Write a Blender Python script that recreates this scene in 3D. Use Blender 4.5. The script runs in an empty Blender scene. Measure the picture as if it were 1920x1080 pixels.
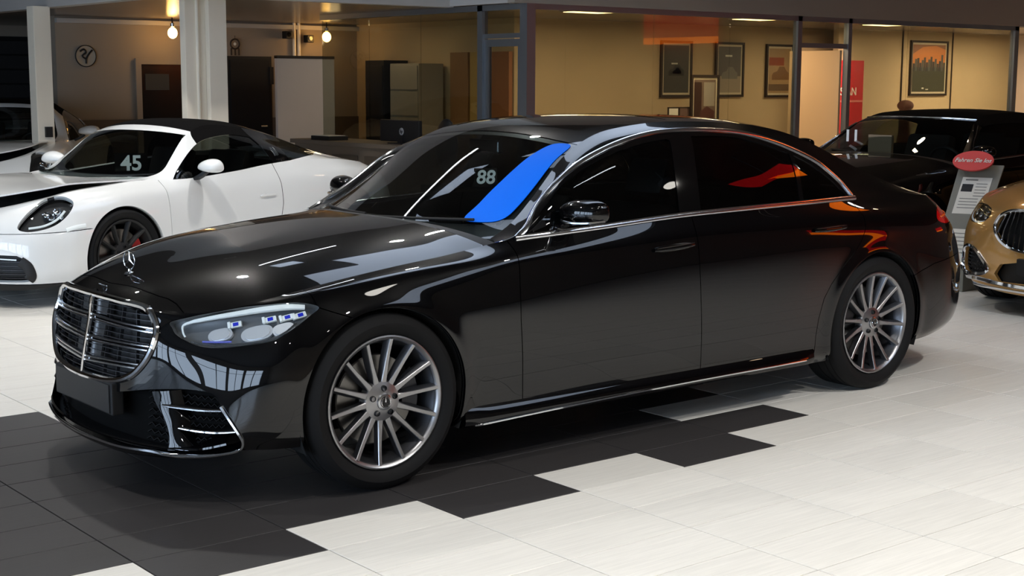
import bpy, bmesh, math, random
import numpy as np
from mathutils import Vector, Matrix
random.seed(7)
rng = np.random.default_rng(7)
scn = bpy.context.scene
C = scn.collection

# ---------------------------------------------------------------- camera
CAM = np.array((-3.2292, -5.7512, 1.6732)); YAW, PITCH, ROLL, FPX = 0.6807, 0.1431, 0.0043, 2702.35
def cam_axes():
    fw = np.array([math.sin(YAW)*math.cos(PITCH), math.cos(YAW)*math.cos(PITCH), -math.sin(PITCH)])
    r = np.array([math.cos(YAW), -math.sin(YAW), 0.0]); u = np.cross(r, fw)
    return r*math.cos(ROLL)+u*math.sin(ROLL), u*math.cos(ROLL)-r*math.sin(ROLL), fw
_r, _u, _f = cam_axes()
cd = bpy.data.cameras.new('camera'); cd.sensor_width = 36; cd.lens = 36*FPX/1920; cd.clip_end = 200
co = bpy.data.objects.new('camera', cd); C.objects.link(co)
co.matrix_world = Matrix(((_r[0], _u[0], -_f[0], CAM[0]), (_r[1], _u[1], -_f[1], CAM[1]), (_r[2], _u[2], -_f[2], CAM[2]), (0, 0, 0, 1)))
scn.camera = co
# ---------------------------------------------------------------- world, exposure
w = bpy.data.worlds.new('sky'); scn.world = w; w.use_nodes = True
bg = w.node_tree.nodes['Background']; bg.inputs[0].default_value = (0.62, 0.74, 0.95, 1); bg.inputs[1].default_value = 9.0
vs = scn.view_settings; vs.view_transform = 'Standard'; vs.look = 'None'; vs.gamma = 1.0; vs.exposure = 0.3; vs.use_curve_mapping = False
# ---------------------------------------------------------------- helpers
PI = math.pi
def srgb(h):
    if isinstance(h, str):
        h = h.lstrip('#'); c = [int(h[i:i+2], 16)/255 for i in (0, 2, 4)]
    else: c = [x/255 for x in h]
    return tuple(x/12.92 if x <= .04045 else ((x+.055)/1.055)**2.4 for x in c)+(1,)
MATS = {}
def mat(name, col=(128, 128, 128), rough=.5, metal=0., coat=0., spec=.5, emit=None, es=0., alpha=1., trans=0., ior=1.45, coat_rough=.03):
    if name in MATS: return MATS[name]
    m = bpy.data.materials.new(name); m.use_nodes = True
    b = m.node_tree.nodes['Principled BSDF']
    b.inputs['Base Color'].default_value = srgb(col) if not (isinstance(col, tuple) and len(col) == 4) else col
    b.inputs['Roughness'].default_value = rough; b.inputs['Metallic'].default_value = metal
    b.inputs['Coat Weight'].default_value = coat; b.inputs['Coat Roughness'].default_value = coat_rough
    b.inputs['Specular IOR Level'].default_value = spec
    b.inputs['Transmission Weight'].default_value = trans; b.inputs['IOR'].default_value = ior
    b.inputs['Alpha'].default_value = alpha
    if emit is not None:
        b.inputs['Emission Color'].default_value = srgb(emit); b.inputs['Emission Strength'].default_value = es
    MATS[name] = m
    return m
def noise_col(name, scale=(1, 1, 1), amount=.3, coord='Object', detail=4, rough_var=0., bump=0., nscale=6.):
    """modulate an existing material's colour with stretched noise"""
    m = MATS[name]; nt = m.node_tree; b = nt.nodes['Principled BSDF']; L = nt.links
    tc = nt.nodes.new('ShaderNodeTexCoord'); mp = nt.nodes.new('ShaderNodeMapping'); mp.inputs['Scale'].default_value = scale
    n = nt.nodes.new('ShaderNodeTexNoise'); n.inputs['Scale'].default_value = nscale; n.inputs['Detail'].default_value = detail
    L.new(tc.outputs[coord], mp.inputs[0]); L.new(mp.outputs[0], n.inputs['Vector'])
    mr = nt.nodes.new('ShaderNodeMapRange'); mr.inputs['From Min'].default_value = .3; mr.inputs['From Max'].default_value = .7
    mr.inputs['To Min'].default_value = 1-amount; mr.inputs['To Max'].default_value = 1+amount*.35
    L.new(n.outputs['Fac'], mr.inputs[0])
    mx = nt.nodes.new('ShaderNodeMix'); mx.data_type = 'RGBA'; mx.blend_type = 'MULTIPLY'; mx.inputs[0].default_value = 1
    mx.inputs[6].default_value = b.inputs['Base Color'].default_value
    L.new(mr.outputs[0], mx.inputs[7]); L.new(mx.outputs[2], b.inputs['Base Color'])
    if rough_var:
        r = nt.nodes.new('ShaderNodeMapRange'); base = b.inputs['Roughness'].default_value
        r.inputs['To Min'].default_value = base-rough_var; r.inputs['To Max'].default_value = base+rough_var
        L.new(n.outputs['Fac'], r.inputs[0]); L.new(r.outputs[0], b.inputs['Roughness'])
    if bump:
        bp = nt.nodes.new('ShaderNodeBump'); bp.inputs['Strength'].default_value = bump; bp.inputs['Distance'].default_value = .002
        L.new(n.outputs['Fac'], bp.inputs['Height']); L.new(bp.outputs[0], b.inputs['Normal'])
    return m
def glass_mat(name, tint=(200, 205, 205), refl=1.0, ior=1.5, rough=0.0):
    """thin pane: tinted see-through layer under a Fresnel reflection"""
    m = bpy.data.materials.new(name); m.use_nodes = True; nt = m.node_tree; nt.nodes.clear()
    o = nt.nodes.new('ShaderNodeOutputMaterial'); t = nt.nodes.new('ShaderNodeBsdfTransparent'); t.inputs[0].default_value = srgb(tint)
    g = nt.nodes.new('ShaderNodeBsdfGlossy'); g.inputs['Roughness'].default_value = rough; g.inputs[0].default_value = (refl, refl, refl, 1)
    lw = nt.nodes.new('ShaderNodeLayerWeight'); lw.inputs[0].default_value = .5; f0 = ((ior-1)/(ior+1))**2
    pw = nt.nodes.new('ShaderNodeMath'); pw.operation = 'POWER'; pw.inputs[1].default_value = 5; nt.links.new(lw.outputs['Facing'], pw.inputs[0])
    f = nt.nodes.new('ShaderNodeMath'); f.operation = 'MULTIPLY_ADD'; f.inputs[1].default_value = 1-f0; f.inputs[2].default_value = f0; nt.links.new(pw.outputs[0], f.inputs[0])
    x = nt.nodes.new('ShaderNodeMixShader'); nt.links.new(f.outputs[0], x.inputs[0]); nt.links.new(t.outputs[0], x.inputs[1]); nt.links.new(g.outputs[0], x.inputs[2])
    nt.links.new(x.outputs[0], o.inputs[0]); MATS[name] = m
    return m
def tag(o, label=None, cat=None, group=None, kind=None):
    if label: o['label'] = label
    if cat: o['category'] = cat
    if group: o['group'] = group
    if kind: o['kind'] = kind
    return o
def empty(name, loc=(0, 0, 0), rz=0, label=None, cat=None, group=None, kind=None, parent=None):
    o = bpy.data.objects.new(name, None); C.objects.link(o); o.location = loc; o.rotation_euler = (0, 0, rz); o.empty_display_size = .1
    if parent: o.parent = parent
    return tag(o, label, cat, group, kind)
def mesh_obj(name, V, F, m, parent=None, smooth=False, label=None, cat=None, group=None, kind=None, normals=None, mats=None, midx=None):
    me = bpy.data.meshes.new(name)
    V = np.asarray(V, dtype=np.float64)
    if isinstance(F, np.ndarray) and F.dtype != object:
        n, k = F.shape
        me.vertices.add(len(V)); me.vertices.foreach_set('co', V.ravel())
        me.loops.add(n*k); me.loops.foreach_set('vertex_index', F.ravel().astype(np.int32))
        me.polygons.add(n); me.polygons.foreach_set('loop_start', np.arange(0, n*k, k, dtype=np.int32))
        me.update(calc_edges=True)
    else:
        me.from_pydata([tuple(v) for v in V], [], [tuple(f) for f in F]); me.update()
    me.materials.append(m)
    if mats:
        for x in mats: me.materials.append(x)
    if midx is not None: me.polygons.foreach_set('material_index', np.asarray(midx, dtype=np.int32))
    if smooth: me.polygons.foreach_set('use_smooth', np.ones(len(me.polygons), dtype=bool))
    if normals is not None:
        me.normals_split_custom_set_from_vertices([tuple(n) for n in normals])
    o = bpy.data.objects.new(name, me); C.objects.link(o)
    if parent: o.parent = parent
    return tag(o, label, cat, group, kind)
class MB:
    """collects simple solids, builds ONE mesh"""
    def __init__(s): s.V = []; s.F = []; s.n = 0
    def add(s, V, F):
        s.V += [tuple(v) for v in V]; s.F += [tuple(i+s.n for i in f) for f in F]; s.n = len(s.V); return s
    def box(s, a, b, M=None, bev=0.):
        (x0, y0, z0), (x1, y1, z1) = a, b
        if bev > 0:
            bm = bmesh.new(); bmesh.ops.create_cube(bm, size=1)
            for v in bm.verts: v.co = Vector(((x0+x1)/2+v.co.x*(x1-x0), (y0+y1)/2+v.co.y*(y1-y0), (z0+z1)/2+v.co.z*(z1-z0)))
            bmesh.ops.bevel(bm, geom=bm.edges[:], offset=bev, segments=2, affect='EDGES', profile=.6)
            V = [v.co.copy() for v in bm.verts]; bm.verts.index_update(); F = [[v.index for v in f.verts] for f in bm.faces]; bm.free()
        else:
            V = [Vector(p) for p in ((x0, y0, z0), (x1, y0, z0), (x1, y1, z0), (x0, y1, z0), (x0, y0, z1), (x1, y0, z1), (x1, y1, z1), (x0, y1, z1))]
            F = [(0, 3, 2, 1), (4, 5, 6, 7), (0, 1, 5, 4), (1, 2, 6, 5), (2, 3, 7, 6), (3, 0, 4, 7)]
        if M is not None: V = [M @ v for v in V]
        return s.add(V, F)
    def prism(s, poly, h0, h1, axis='z', M=None):
        """polygon (a,b) extruded along axis between h0 and h1"""
        n = len(poly)
        def P(a, b, h): return {'z': (a, b, h), 'y': (a, h, b), 'x': (h, a, b)}[axis]
        V = [Vector(P(a, b, h0)) for a, b in poly]+[Vector(P(a, b, h1)) for a, b in poly]
        F = [tuple(range(n))[::-1], tuple(range(n, 2*n))]+[(i, (i+1) % n, n+(i+1) % n, n+i) for i in range(n)]
        if M is not None: V = [M @ v for v in V]
        return s.add(V, F)
    def lathe(s, prof, seg=48, axis='y', c=(0, 0, 0), a0=0, a1=2*PI, close=True):
        """prof: list of (r, h) revolved round an axis through c"""
        full = abs(a1-a0-2*PI) < 1e-6; n = len(prof); m = seg if full else seg+1
        V = []; F = []
        for k in range(m):
            a = a0+(a1-a0)*k/seg; ca, sa = math.cos(a), math.sin(a)
            for r, h in prof:
                q = {'z': (r*ca, r*sa, h), 'y': (r*ca, h, r*sa), 'x': (h, r*ca, r*sa)}[axis]
                V.append((q[0]+c[0], q[1]+c[1], q[2]+c[2]))
        for k in range(seg):
            k2 = (k+1) % m
            for i in range(n-1): F.append((k*n+i, k2*n+i, k2*n+i+1, k*n+i+1))
        return s.add(V, F)
    def tube(s, pts, r, seg=8, caps=True, closed=False):
        P = np.asarray(pts, float); V, F = sweep(P, [(r*math.cos(2*PI*k/seg), r*math.sin(2*PI*k/seg)) for k in range(seg)], closed=closed, caps=caps)
        return s.add(V, F)
    def ell(s, c, rad, seg=20, rings=12, M=None):
        V = []; F = []
        for i in range(rings+1):
            th = PI*i/rings
            for k in range(seg):
                a = 2*PI*k/seg
                V.append(Vector((c[0]+rad[0]*math.sin(th)*math.cos(a), c[1]+rad[1]*math.sin(th)*math.sin(a), c[2]+rad[2]*math.cos(th))))
        for i in range(rings):
            for k in range(seg): F.append((i*seg+k, (i+1)*seg+k, (i+1)*seg+(k+1) % seg, i*seg+(k+1) % seg))
        if M is not None: V = [M @ v for v in V]
        return s.add(V, F)
    def build(s, name, m, parent=None, smooth=False, fix=True, **kw):
        me_o = mesh_obj(name, s.V, s.F, m, parent, smooth, **kw)
        if fix:
            bm = bmesh.new(); bm.from_mesh(me_o.data); bmesh.ops.remove_doubles(bm, verts=bm.verts, dist=1e-6)
            bmesh.ops.recalc_face_normals(bm, faces=bm.faces); bm.to_mesh(me_o.data); bm.free()
            if smooth:
                me_o.data.polygons.foreach_set('use_smooth', np.ones(len(me_o.data.polygons), dtype=bool))
                if smooth == 'auto': me_o.data.set_sharp_from_angle(angle=math.radians(35))
        return me_o
def frames(P, closed=False, up=None):
    T = np.gradient(P, axis=0) if not closed else (np.roll(P, -1, 0)-np.roll(P, 1, 0))
    T /= np.linalg.norm(T, axis=1)[:, None]+1e-12
    if up is not None:
        U = np.asarray(up, float); U = np.broadcast_to(U, P.shape).copy()
        A = np.cross(T, U); A /= np.linalg.norm(A, axis=1)[:, None]+1e-12; B = np.cross(A, T)
        return T, A, B
    A = np.zeros_like(P); a = np.cross(T[0], (0, 0, 1)); 
    if np.linalg.norm(a) < .1: a = np.cross(T[0], (1, 0, 0))
    a /= np.linalg.norm(a)
    for i in range(len(P)):
        a = a-T[i]*(a@T[i]); a /= np.linalg.norm(a)+1e-12; A[i] = a
    return T, A, np.cross(T, A)
def sweep(P, prof, closed=False, caps=True, up=None, scale=None):
    """sweep a closed 2D profile (a,b) along P; up = reference normal(s) giving the b axis"""
    P = np.asarray(P, float); T, A, B = frames(P, closed, up); n = len(prof); N = len(P)
    pr = np.asarray(prof, float); sc = np.ones(N) if scale is None else np.asarray(scale)
    V = (P[:, None, :]+A[:, None, :]*pr[None, :, 0:1]*sc[:, None, None]+B[:, None, :]*pr[None, :, 1:2]*sc[:, None, None]).reshape(-1, 3)
    F = []
    for i in range(N if closed else N-1):
        j = (i+1) % N
        for k in range(n): F.append((i*n+k, i*n+(k+1) % n, j*n+(k+1) % n, j*n+k))
    if caps and not closed: F += [tuple(range(n))[::-1], tuple(range((N-1)*n, N*n))]
    return V, F
def pchip(x, y, xq):
    x = np.asarray(x, float); y = np.asarray(y, float)
    if y.ndim == 1: y = y[:, None]; sq = True
    else: sq = False
    h = np.diff(x); d = np.diff(y, axis=0)/h[:, None]; m = np.zeros_like(y)
    if len(x) > 2:
        w1 = (2*h[1:]+h[:-1])[:, None]; w2 = (h[1:]+2*h[:-1])[:, None]
        with np.errstate(divide='ignore', invalid='ignore'):
            hm = (w1+w2)/(w1/d[:-1]+w2/d[1:])
        m[1:-1] = np.where(d[:-1]*d[1:] > 0, hm, 0)
    m[0] = d[0]; m[-1] = d[-1]
    i = np.clip(np.searchsorted(x, xq, side='right')-1, 0, len(x)-2); t = ((xq-x[i])/h[i])[:, None]; H = h[i][:, None]
    r = y[i]*(2*t**3-3*t**2+1)+m[i]*H*(t**3-2*t**2+t)+y[i+1]*(-2*t**3+3*t**2)+m[i+1]*H*(t**3-t**2)
    return r[:, 0] if sq else r
def gsmooth(A, s, axis=0):
    """gaussian smoothing along an axis, end points kept"""
    if s <= 0: return A
    r = int(3*s)+1; k = np.exp(-.5*(np.arange(-r, r+1)/s)**2); k /= k.sum()
    A = np.moveaxis(A, axis, 0); a = 2*A[:1]-A[1:r+1][::-1]; b = 2*A[-1:]-A[-r-1:-1][::-1]
    Z = np.concatenate([a, A, b], 0); out = np.zeros_like(A)
    for j, q in enumerate(k): out += q*Z[j:j+len(A)]
    return np.moveaxis(out, 0, axis)
def catmull(pts, n=8, closed=False):
    P = np.asarray(pts, float); N = len(P); out = []
    for i in range(N if closed else N-1):
        p0, p1, p2, p3 = (P[(i+k) % N] if closed else P[min(max(i+k, 0), N-1)] for k in (-1, 0, 1, 2))
        for t in np.arange(n)/n:
            out.append(.5*((2*p1)+(-p0+p2)*t+(2*p0-5*p1+4*p2-p3)*t*t+(-p0+3*p1-3*p2+p3)*t**3))
    if not closed: out.append(P[-1])
    return np.array(out)
def poly_sdf(poly, a, b):
    """signed distance, positive inside"""
    P = np.asarray(poly, float); a = np.asarray(a, float).ravel(); b = np.asarray(b, float).ravel()
    out = np.full(len(a), -9.); lo, hi = P.min(0)-.12, P.max(0)+.12
    sel = (a > lo[0]) & (a < hi[0]) & (b > lo[1]) & (b < hi[1])
    q = np.stack([a[sel], b[sel]], 1); d2 = np.full(len(q), 1e9); ins = np.zeros(len(q), bool)
    for i in range(len(P)):
        p, r = P[i], P[(i+1) % len(P)]; e = r-p; w_ = q-p
        t = np.clip((w_@e)/(e@e+1e-18), 0, 1); dd = w_-t[:, None]*e; d2 = np.minimum(d2, (dd**2).sum(1))
        c = ((p[1] <= q[:, 1]) & (r[1] > q[:, 1])) | ((r[1] <= q[:, 1]) & (p[1] > q[:, 1]))
        with np.errstate(divide='ignore', invalid='ignore'):
            xi = p[0]+(q[:, 1]-p[1])/(r[1]-p[1])*(r[0]-p[0])
        ins ^= c & (q[:, 0] < xi)
    out[sel] = np.sqrt(d2)*np.where(ins, 1, -1)
    return out
def clip_mesh(V, F, N, phi, extra=None):
    """keep phi>0 of a triangle mesh; V verts, N normals, extra per-vertex columns"""
    s = phi > 0; k = s[F].sum(1)
    D = np.concatenate([V, N]+([extra] if extra is not None else []), 1); newF = [F[k == 3]]; extraD = []; base = len(V)
    part = F[(k == 1) | (k == 2)]
    if len(part):
        kk = s[part].sum(1)
        # rotate so that the odd vertex comes first
        odd = np.where(kk == 1, np.argmax(s[part], 1), np.argmin(s[part], 1)); idx = (odd[:, None]+np.arange(3)) % 3
        R = np.take_along_axis(part, idx, 1); E = np.concatenate([R[:, [0, 1]], R[:, [0, 2]]], 0); Es = np.sort(E, 1)
        uq, inv = np.unique(Es, axis=0, return_inverse=True); inv = inv.ravel()
        f0, f1 = phi[uq[:, 0]], phi[uq[:, 1]]; t = (f0/(f0-f1))[:, None]
        extraD = D[uq[:, 0]]*(1-t)+D[uq[:, 1]]*t
        m = len(R); e1 = base+inv[:m]; e2 = base+inv[m:]; o = R[:, 0]; p = R[:, 1]; q = R[:, 2]
        one = kk == 1
        newF += [np.stack([o, e1, e2], 1)[one], np.stack([e1, p, q], 1)[~one], np.stack([e1, q, e2], 1)[~one]]
        D = np.concatenate([D, extraD], 0)
    FF = np.concatenate(newF, 0)
    u_, inv = np.unique(FF, return_inverse=True); D = D[u_]; FF = inv.reshape(-1, 3)
    NN = D[:, 3:6]; NN = NN/(np.linalg.norm(NN, axis=1)[:, None]+1e-12)
    return D[:, :3], FF, NN, (D[:, 6:] if extra is not None else None)
def boundary(F):
    E = np.concatenate([F[:, [0, 1]], F[:, [1, 2]], F[:, [2, 0]]], 0); S = np.sort(E, 1)
    u_, idx, cnt = np.unique(S, axis=0, return_index=True, return_counts=True)
    return E[idx[cnt == 1]]
class Surf:
    """grid surface G (nu,nv,3) with a chart (a per row, b along the row)"""
    def __init__(s, G, a, bcol, flip=False):
        s.G = G; nu, nv, _ = G.shape; s.a = np.asarray(a, float); s.B = bcol
        du = np.gradient(G, axis=0); dv = np.gradient(G, axis=1); n = np.cross(du, dv); n /= np.linalg.norm(n, axis=2)[..., None]+1e-12
        if flip: n = -n
        s.Ng = n
        i, j = np.meshgrid(np.arange(nu-1), np.arange(nv-1), indexing='ij'); p = (i*nv+j).ravel()
        A = np.stack([p, p+nv, p+nv+1], 1); Bt = np.stack([p, p+nv+1, p+1], 1)
        F = np.concatenate([A, Bt], 0); s.F = F[:, ::-1] if flip else F
        s.V = G.reshape(-1, 3)
        s.ca = np.repeat(s.a, nv); s.cb = bcol.reshape(-1)
    @property
    def N(s): return s.Ng.reshape(-1, 3)
    def at(s, a, b, off=0.):
        """point on the surface at chart (a, b), lifted off along the normal"""
        i = np.clip(np.searchsorted(s.a, a)-1, 0, len(s.a)-2); t = (a-s.a[i])/(s.a[i+1]-s.a[i])
        out = []
        col = s.B[i]*(1-t)+s.B[i+1]*t; P = s.G[i]*(1-t)+s.G[i+1]*t; N = s.Ng[i]*(1-t)+s.Ng[i+1]*t
        if col[-1] < col[0]: col = col[::-1]; P = P[::-1]; N = N[::-1]
        q = np.array([np.interp(b, col, P[:, k]) for k in range(3)]); n = np.array([np.interp(b, col, N[:, k]) for k in range(3)])
        n /= np.linalg.norm(n)+1e-12
        return q+n*off, n
    def path(s, pts, off=0., n=6, closed=False, smooth=True):
        Q = catmull(pts, n, closed) if smooth else np.asarray(pts, float)
        R = [s.at(a, b, off) for a, b in Q]
        return np.array([r[0] for r in R]), np.array([r[1] for r in R])
def cut(surf, phis, off=0.):
    V, F, N = surf.V+surf.N*off, surf.F, surf.N
    ph = np.min(np.stack(phis, 0), 0) if len(phis) > 1 else phis[0]
    # sequential clipping keeps the corners of several outlines crisp
    ex = np.stack(phis, 1)
    for k in range(len(phis)):
        V, F, N, ex = clip_mesh(V, F, N, ex[:, k], ex)
        if len(F) == 0: break
    return V, F, N
def add_flange(V, F, N, d, edges=None):
    """turned-in edge round an open panel, so that it has thickness"""
    E = boundary(F) if edges is None else edges
    if len(E) == 0 or d <= 0: return V, F, N
    uq, inv = np.unique(E, return_inverse=True); inv = inv.reshape(-1, 2); n = len(uq)
    top = V[uq]; bot = V[uq]-N[uq]*d; e = V[E[:, 1]]-V[E[:, 0]]; fn = np.cross(e, N[E[:, 0]])
    nn = np.zeros((n, 3)); np.add.at(nn, inv[:, 0], fn); np.add.at(nn, inv[:, 1], fn); nn /= np.linalg.norm(nn, axis=1)[:, None]+1e-12
    b0 = len(V); a, b = b0+inv[:, 0], b0+inv[:, 1]; Q = np.concatenate([np.stack([b, a, a+n], 1), np.stack([b, a+n, b+n], 1)], 0)
    return np.concatenate([V, top, bot]), np.concatenate([F, Q]), np.concatenate([N, nn, nn])
def mirror(V, F, N):
    s = np.array([1, -1, 1]); return V*s, F[:, ::-1], N*s
def joinm(*ms):
    Vs, Fs, Ns = [], [], []; n = 0
    for V, F, N in ms: Vs.append(V); Fs.append(F+n); Ns.append(N); n += len(V)
    return np.concatenate(Vs), np.concatenate(Fs), np.concatenate(Ns)
def put(name, M3, m, parent, **kw):
    V, F, N = M3
    return mesh_obj(name, V, np.ascontiguousarray(F), m, parent, True, normals=N, **kw)
def copy_tree(o, parent=None):
    c = o.copy(); C.objects.link(c)
    if parent is not None: c.parent = parent
    for ch in o.children: copy_tree(ch, c)
    return c
def text_mesh(s, size=1., extrude=.002, align='CENTER', shear=0., bold=0.):
    cu = bpy.data.curves.new('t', 'FONT'); cu.body = s; cu.size = size; cu.extrude = extrude; cu.align_x = align; cu.align_y = 'CENTER'; cu.shear = shear; cu.offset = bold
    cu.resolution_u = 4
    o = bpy.data.objects.new('t', cu); C.objects.link(o)
    dg = bpy.context.evaluated_depsgraph_get(); me = o.evaluated_get(dg).to_mesh()
    V = np.array([v.co[:] for v in me.vertices]); F = [tuple(p.vertices) for p in me.polygons]
    o.evaluated_get(dg).to_mesh_clear(); bpy.data.objects.remove(o); bpy.data.curves.remove(cu)
    return V, F
def text_obj(name, s, size, P, ax, ay, m, parent=None, **kw):
    """lettering laid on a plane at P with in-plane axes ax (right) and ay (up)"""
    tk = {k: kw.pop(k) for k in ('extrude', 'align', 'shear', 'bold') if k in kw}
    V, F = text_mesh(s, size, **tk); ax = np.asarray(ax, float); ay = np.asarray(ay, float); az = np.cross(ax, ay)
    W = np.asarray(P)+V[:, 0:1]*ax+V[:, 1:2]*ay+V[:, 2:3]*az
    return mesh_obj(name, W, F, m, parent, **kw)
# ================================================================ the hall
M_wall = mat('wall_taupe', (150, 137, 122), .85); noise_col('wall_taupe', (1, 1, 1), .06, nscale=1.5)
M_wall2 = mat('wall_beige', (205, 180, 142), .8); noise_col('wall_beige', (1, 1, 1), .05, nscale=1.2)
M_ceil = mat('ceiling_dark', (58, 54, 50), .8)
M_slab = mat('slab_underside', (120, 108, 95), .22); noise_col('slab_underside', (.6, 6, 1), .15, nscale=4, rough_var=.06)
M_fasc = mat('fascia_grey', (176, 172, 168), .7); noise_col('fascia_grey', (1, 1, 1), .04, nscale=2)
M_bulk = mat('bulkhead_taupe', (150, 141, 130), .8); noise_col('bulkhead_taupe', (1, 1, 1), .05, nscale=1)
M_alu = mat('aluminium_frame', (128, 132, 138), .35, .7)
M_pane = glass_mat('office_pane', (214, 216, 208), 1.0, 1.45)
M_clear = glass_mat('clear_pane', (245, 248, 248), 1.0, 1.45)
M_col = mat('column_paint', (232, 222, 204), .6); noise_col('column_paint', (1, 1, .3), .05, nscale=3)
M_grout = mat('grout', (40, 38, 36), .9)
def tile_mat(name, col, var, rough, streak):
    m = mat(name, col, rough, spec=.5); nt = m.node_tree; b = nt.nodes['Principled BSDF']; L = nt.links
    g = nt.nodes.new('ShaderNodeNewGeometry'); oi = nt.nodes.new('ShaderNodeObjectInfo')
    mp = nt.nodes.new('ShaderNodeMapping'); mp.inputs['Scale'].default_value = (2.2, 55, 1); L.new(g.outputs['Position'], mp.inputs[0])
    ad = nt.nodes.new('ShaderNodeVectorMath'); ad.operation = 'ADD'; cv = nt.nodes.new('ShaderNodeCombineXYZ')
    mu = nt.nodes.new('ShaderNodeMath'); mu.operation = 'MULTIPLY'; mu.inputs[1].default_value = 40; L.new(oi.outputs['Random'], mu.inputs[0]); L.new(mu.outputs[0], cv.inputs[0]); L.new(mu.outputs[0], cv.inputs[2])
    L.new(mp.outputs[0], ad.inputs[0]); L.new(cv.outputs[0], ad.inputs[1])
    n = nt.nodes.new('ShaderNodeTexNoise'); n.inputs['Scale'].default_value = 1.6; n.inputs['Detail'].default_value = 5; n.inputs['Roughness'].default_value = .65; L.new(ad.outputs[0], n.inputs['Vector'])
    mr = nt.nodes.new('ShaderNodeMapRange'); mr.inputs['From Min'].default_value = .3; mr.inputs['From Max'].default_value = .7; mr.inputs['To Min'].default_value = 1-streak; mr.inputs['To Max'].default_value = 1+streak*.5; L.new(n.outputs['Fac'], mr.inputs[0])
    rv = nt.nodes.new('ShaderNodeMapRange'); rv.inputs['To Min'].default_value = 1-var; rv.inputs['To Max'].default_value = 1+var; L.new(oi.outputs['Random'], rv.inputs[0])
    mm = nt.nodes.new('ShaderNodeMath'); mm.operation = 'MULTIPLY'; L.new(mr.outputs[0], mm.inputs[0]); L.new(rv.outputs[0], mm.inputs[1])
    mx = nt.nodes.new('ShaderNodeMix'); mx.data_type = 'RGBA'; mx.blend_type = 'MULTIPLY'; mx.inputs[0].default_value = 1; mx.inputs[6].default_value = srgb(col)
    L.new(mm.outputs[0], mx.inputs[7]); L.new(mx.outputs[2], b.inputs['Base Color'])
    bp = nt.nodes.new('ShaderNodeBump'); bp.inputs['Strength'].default_value = .12; bp.inputs['Distance'].default_value = .001; L.new(n.outputs['Fac'], bp.inputs['Height']); L.new(bp.outputs[0], b.inputs['Normal'])
    return m
M_tw = tile_mat('pale_tile', (228, 225, 217), .035, .33, .10); M_tb = tile_mat('dark_tile', (54, 52, 52), .05, .42, .18)
TA, TB_, TX, TY = .607, .308, .6183, -1.1505
def is_black(i, j):
    if -7 <= j <= -1: return i <= 1 or (i == 2 and j % 2 != 0)
    if j in (0, -8): return i <= 1 and i % 2 != 0
    return False
floor = mesh_obj('floor', [(-10.3, -11.3, -.006), (20.3, -11.3, -.006), (20.3, 17.4, -.006), (-10.3, 17.4, -.006)], [(0, 1, 2, 3)], M_grout, kind='structure')
def tile_mesh(name, m):
    gx, gy, h, bv = TA/2-.0023, TB_/2-.0023, 0.0, .0012
    V = [(-gx, -gy, -.006), (gx, -gy, -.006), (gx, gy, -.006), (-gx, gy, -.006), (-gx, -gy, -bv), (gx, -gy, -bv), (gx, gy, -bv), (-gx, gy, -bv), (-gx+bv, -gy+bv, h), (gx-bv, -gy+bv, h), (gx-bv, gy-bv, h), (-gx+bv, gy-bv, h)]
    F = [(0, 1, 5, 4), (1, 2, 6, 5), (2, 3, 7, 6), (3, 0, 4, 7), (4, 5, 9, 8), (5, 6, 10, 9), (6, 7, 11, 10), (7, 4, 8, 11), (8, 9, 10, 11)]
    me = bpy.data.meshes.new(name); me.from_pydata(V, [], F); me.materials.append(m); return me, V, F
def tile_px(x, y):
    d = np.array([x, y, 0.])-CAM; z = d@_f
    if z < .5: return None
    return 960+FPX*(d@_r)/z, 540-FPX*(d@_u)/z, z
cand = []; rest = {True: MB(), False: MB()}
me_w, TV, TF = tile_mesh('floor_tile', M_tw); me_b, _, _ = tile_mesh('dark_floor_tile', M_tb)
for i in range(-17, 31):
    for j in range(-60, 31):
        x, y = TX+(i+.5)*TA, TY-(j+.5)*TB_
        if x > 19.5 or y > 17 or y < -10.6 or x < -9.7: continue
        q = tile_px(x, y); vis = q is not None and -140 < q[0] < 2060 and q[1] < 1160
        hid = (-.35 < x < 3.9 and -.8 < y < 3.2) if q is not None else True   # under or behind the saloon
        cand.append((q[2] if vis and not hid else 99+abs(x)+abs(y), i, j, x, y))
cand.sort()
for k, (d, i, j, x, y) in enumerate(cand):
    blk = is_black(i, j)
    if k < 300 and d < 99:
        o = bpy.data.objects.new('dark_floor_tile' if blk else 'floor_tile', me_b if blk else me_w); C.objects.link(o); o.location = (x, y, 0); o.parent = floor
    else: rest[blk].add([(a+x, b+y, c) for a, b, c in TV], TF)
rest[False].build('far_floor_tiles', M_tw, floor, fix=False, kind='stuff'); rest[True].build('far_dark_tiles', M_tb, floor, fix=False, kind='stuff')

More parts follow.
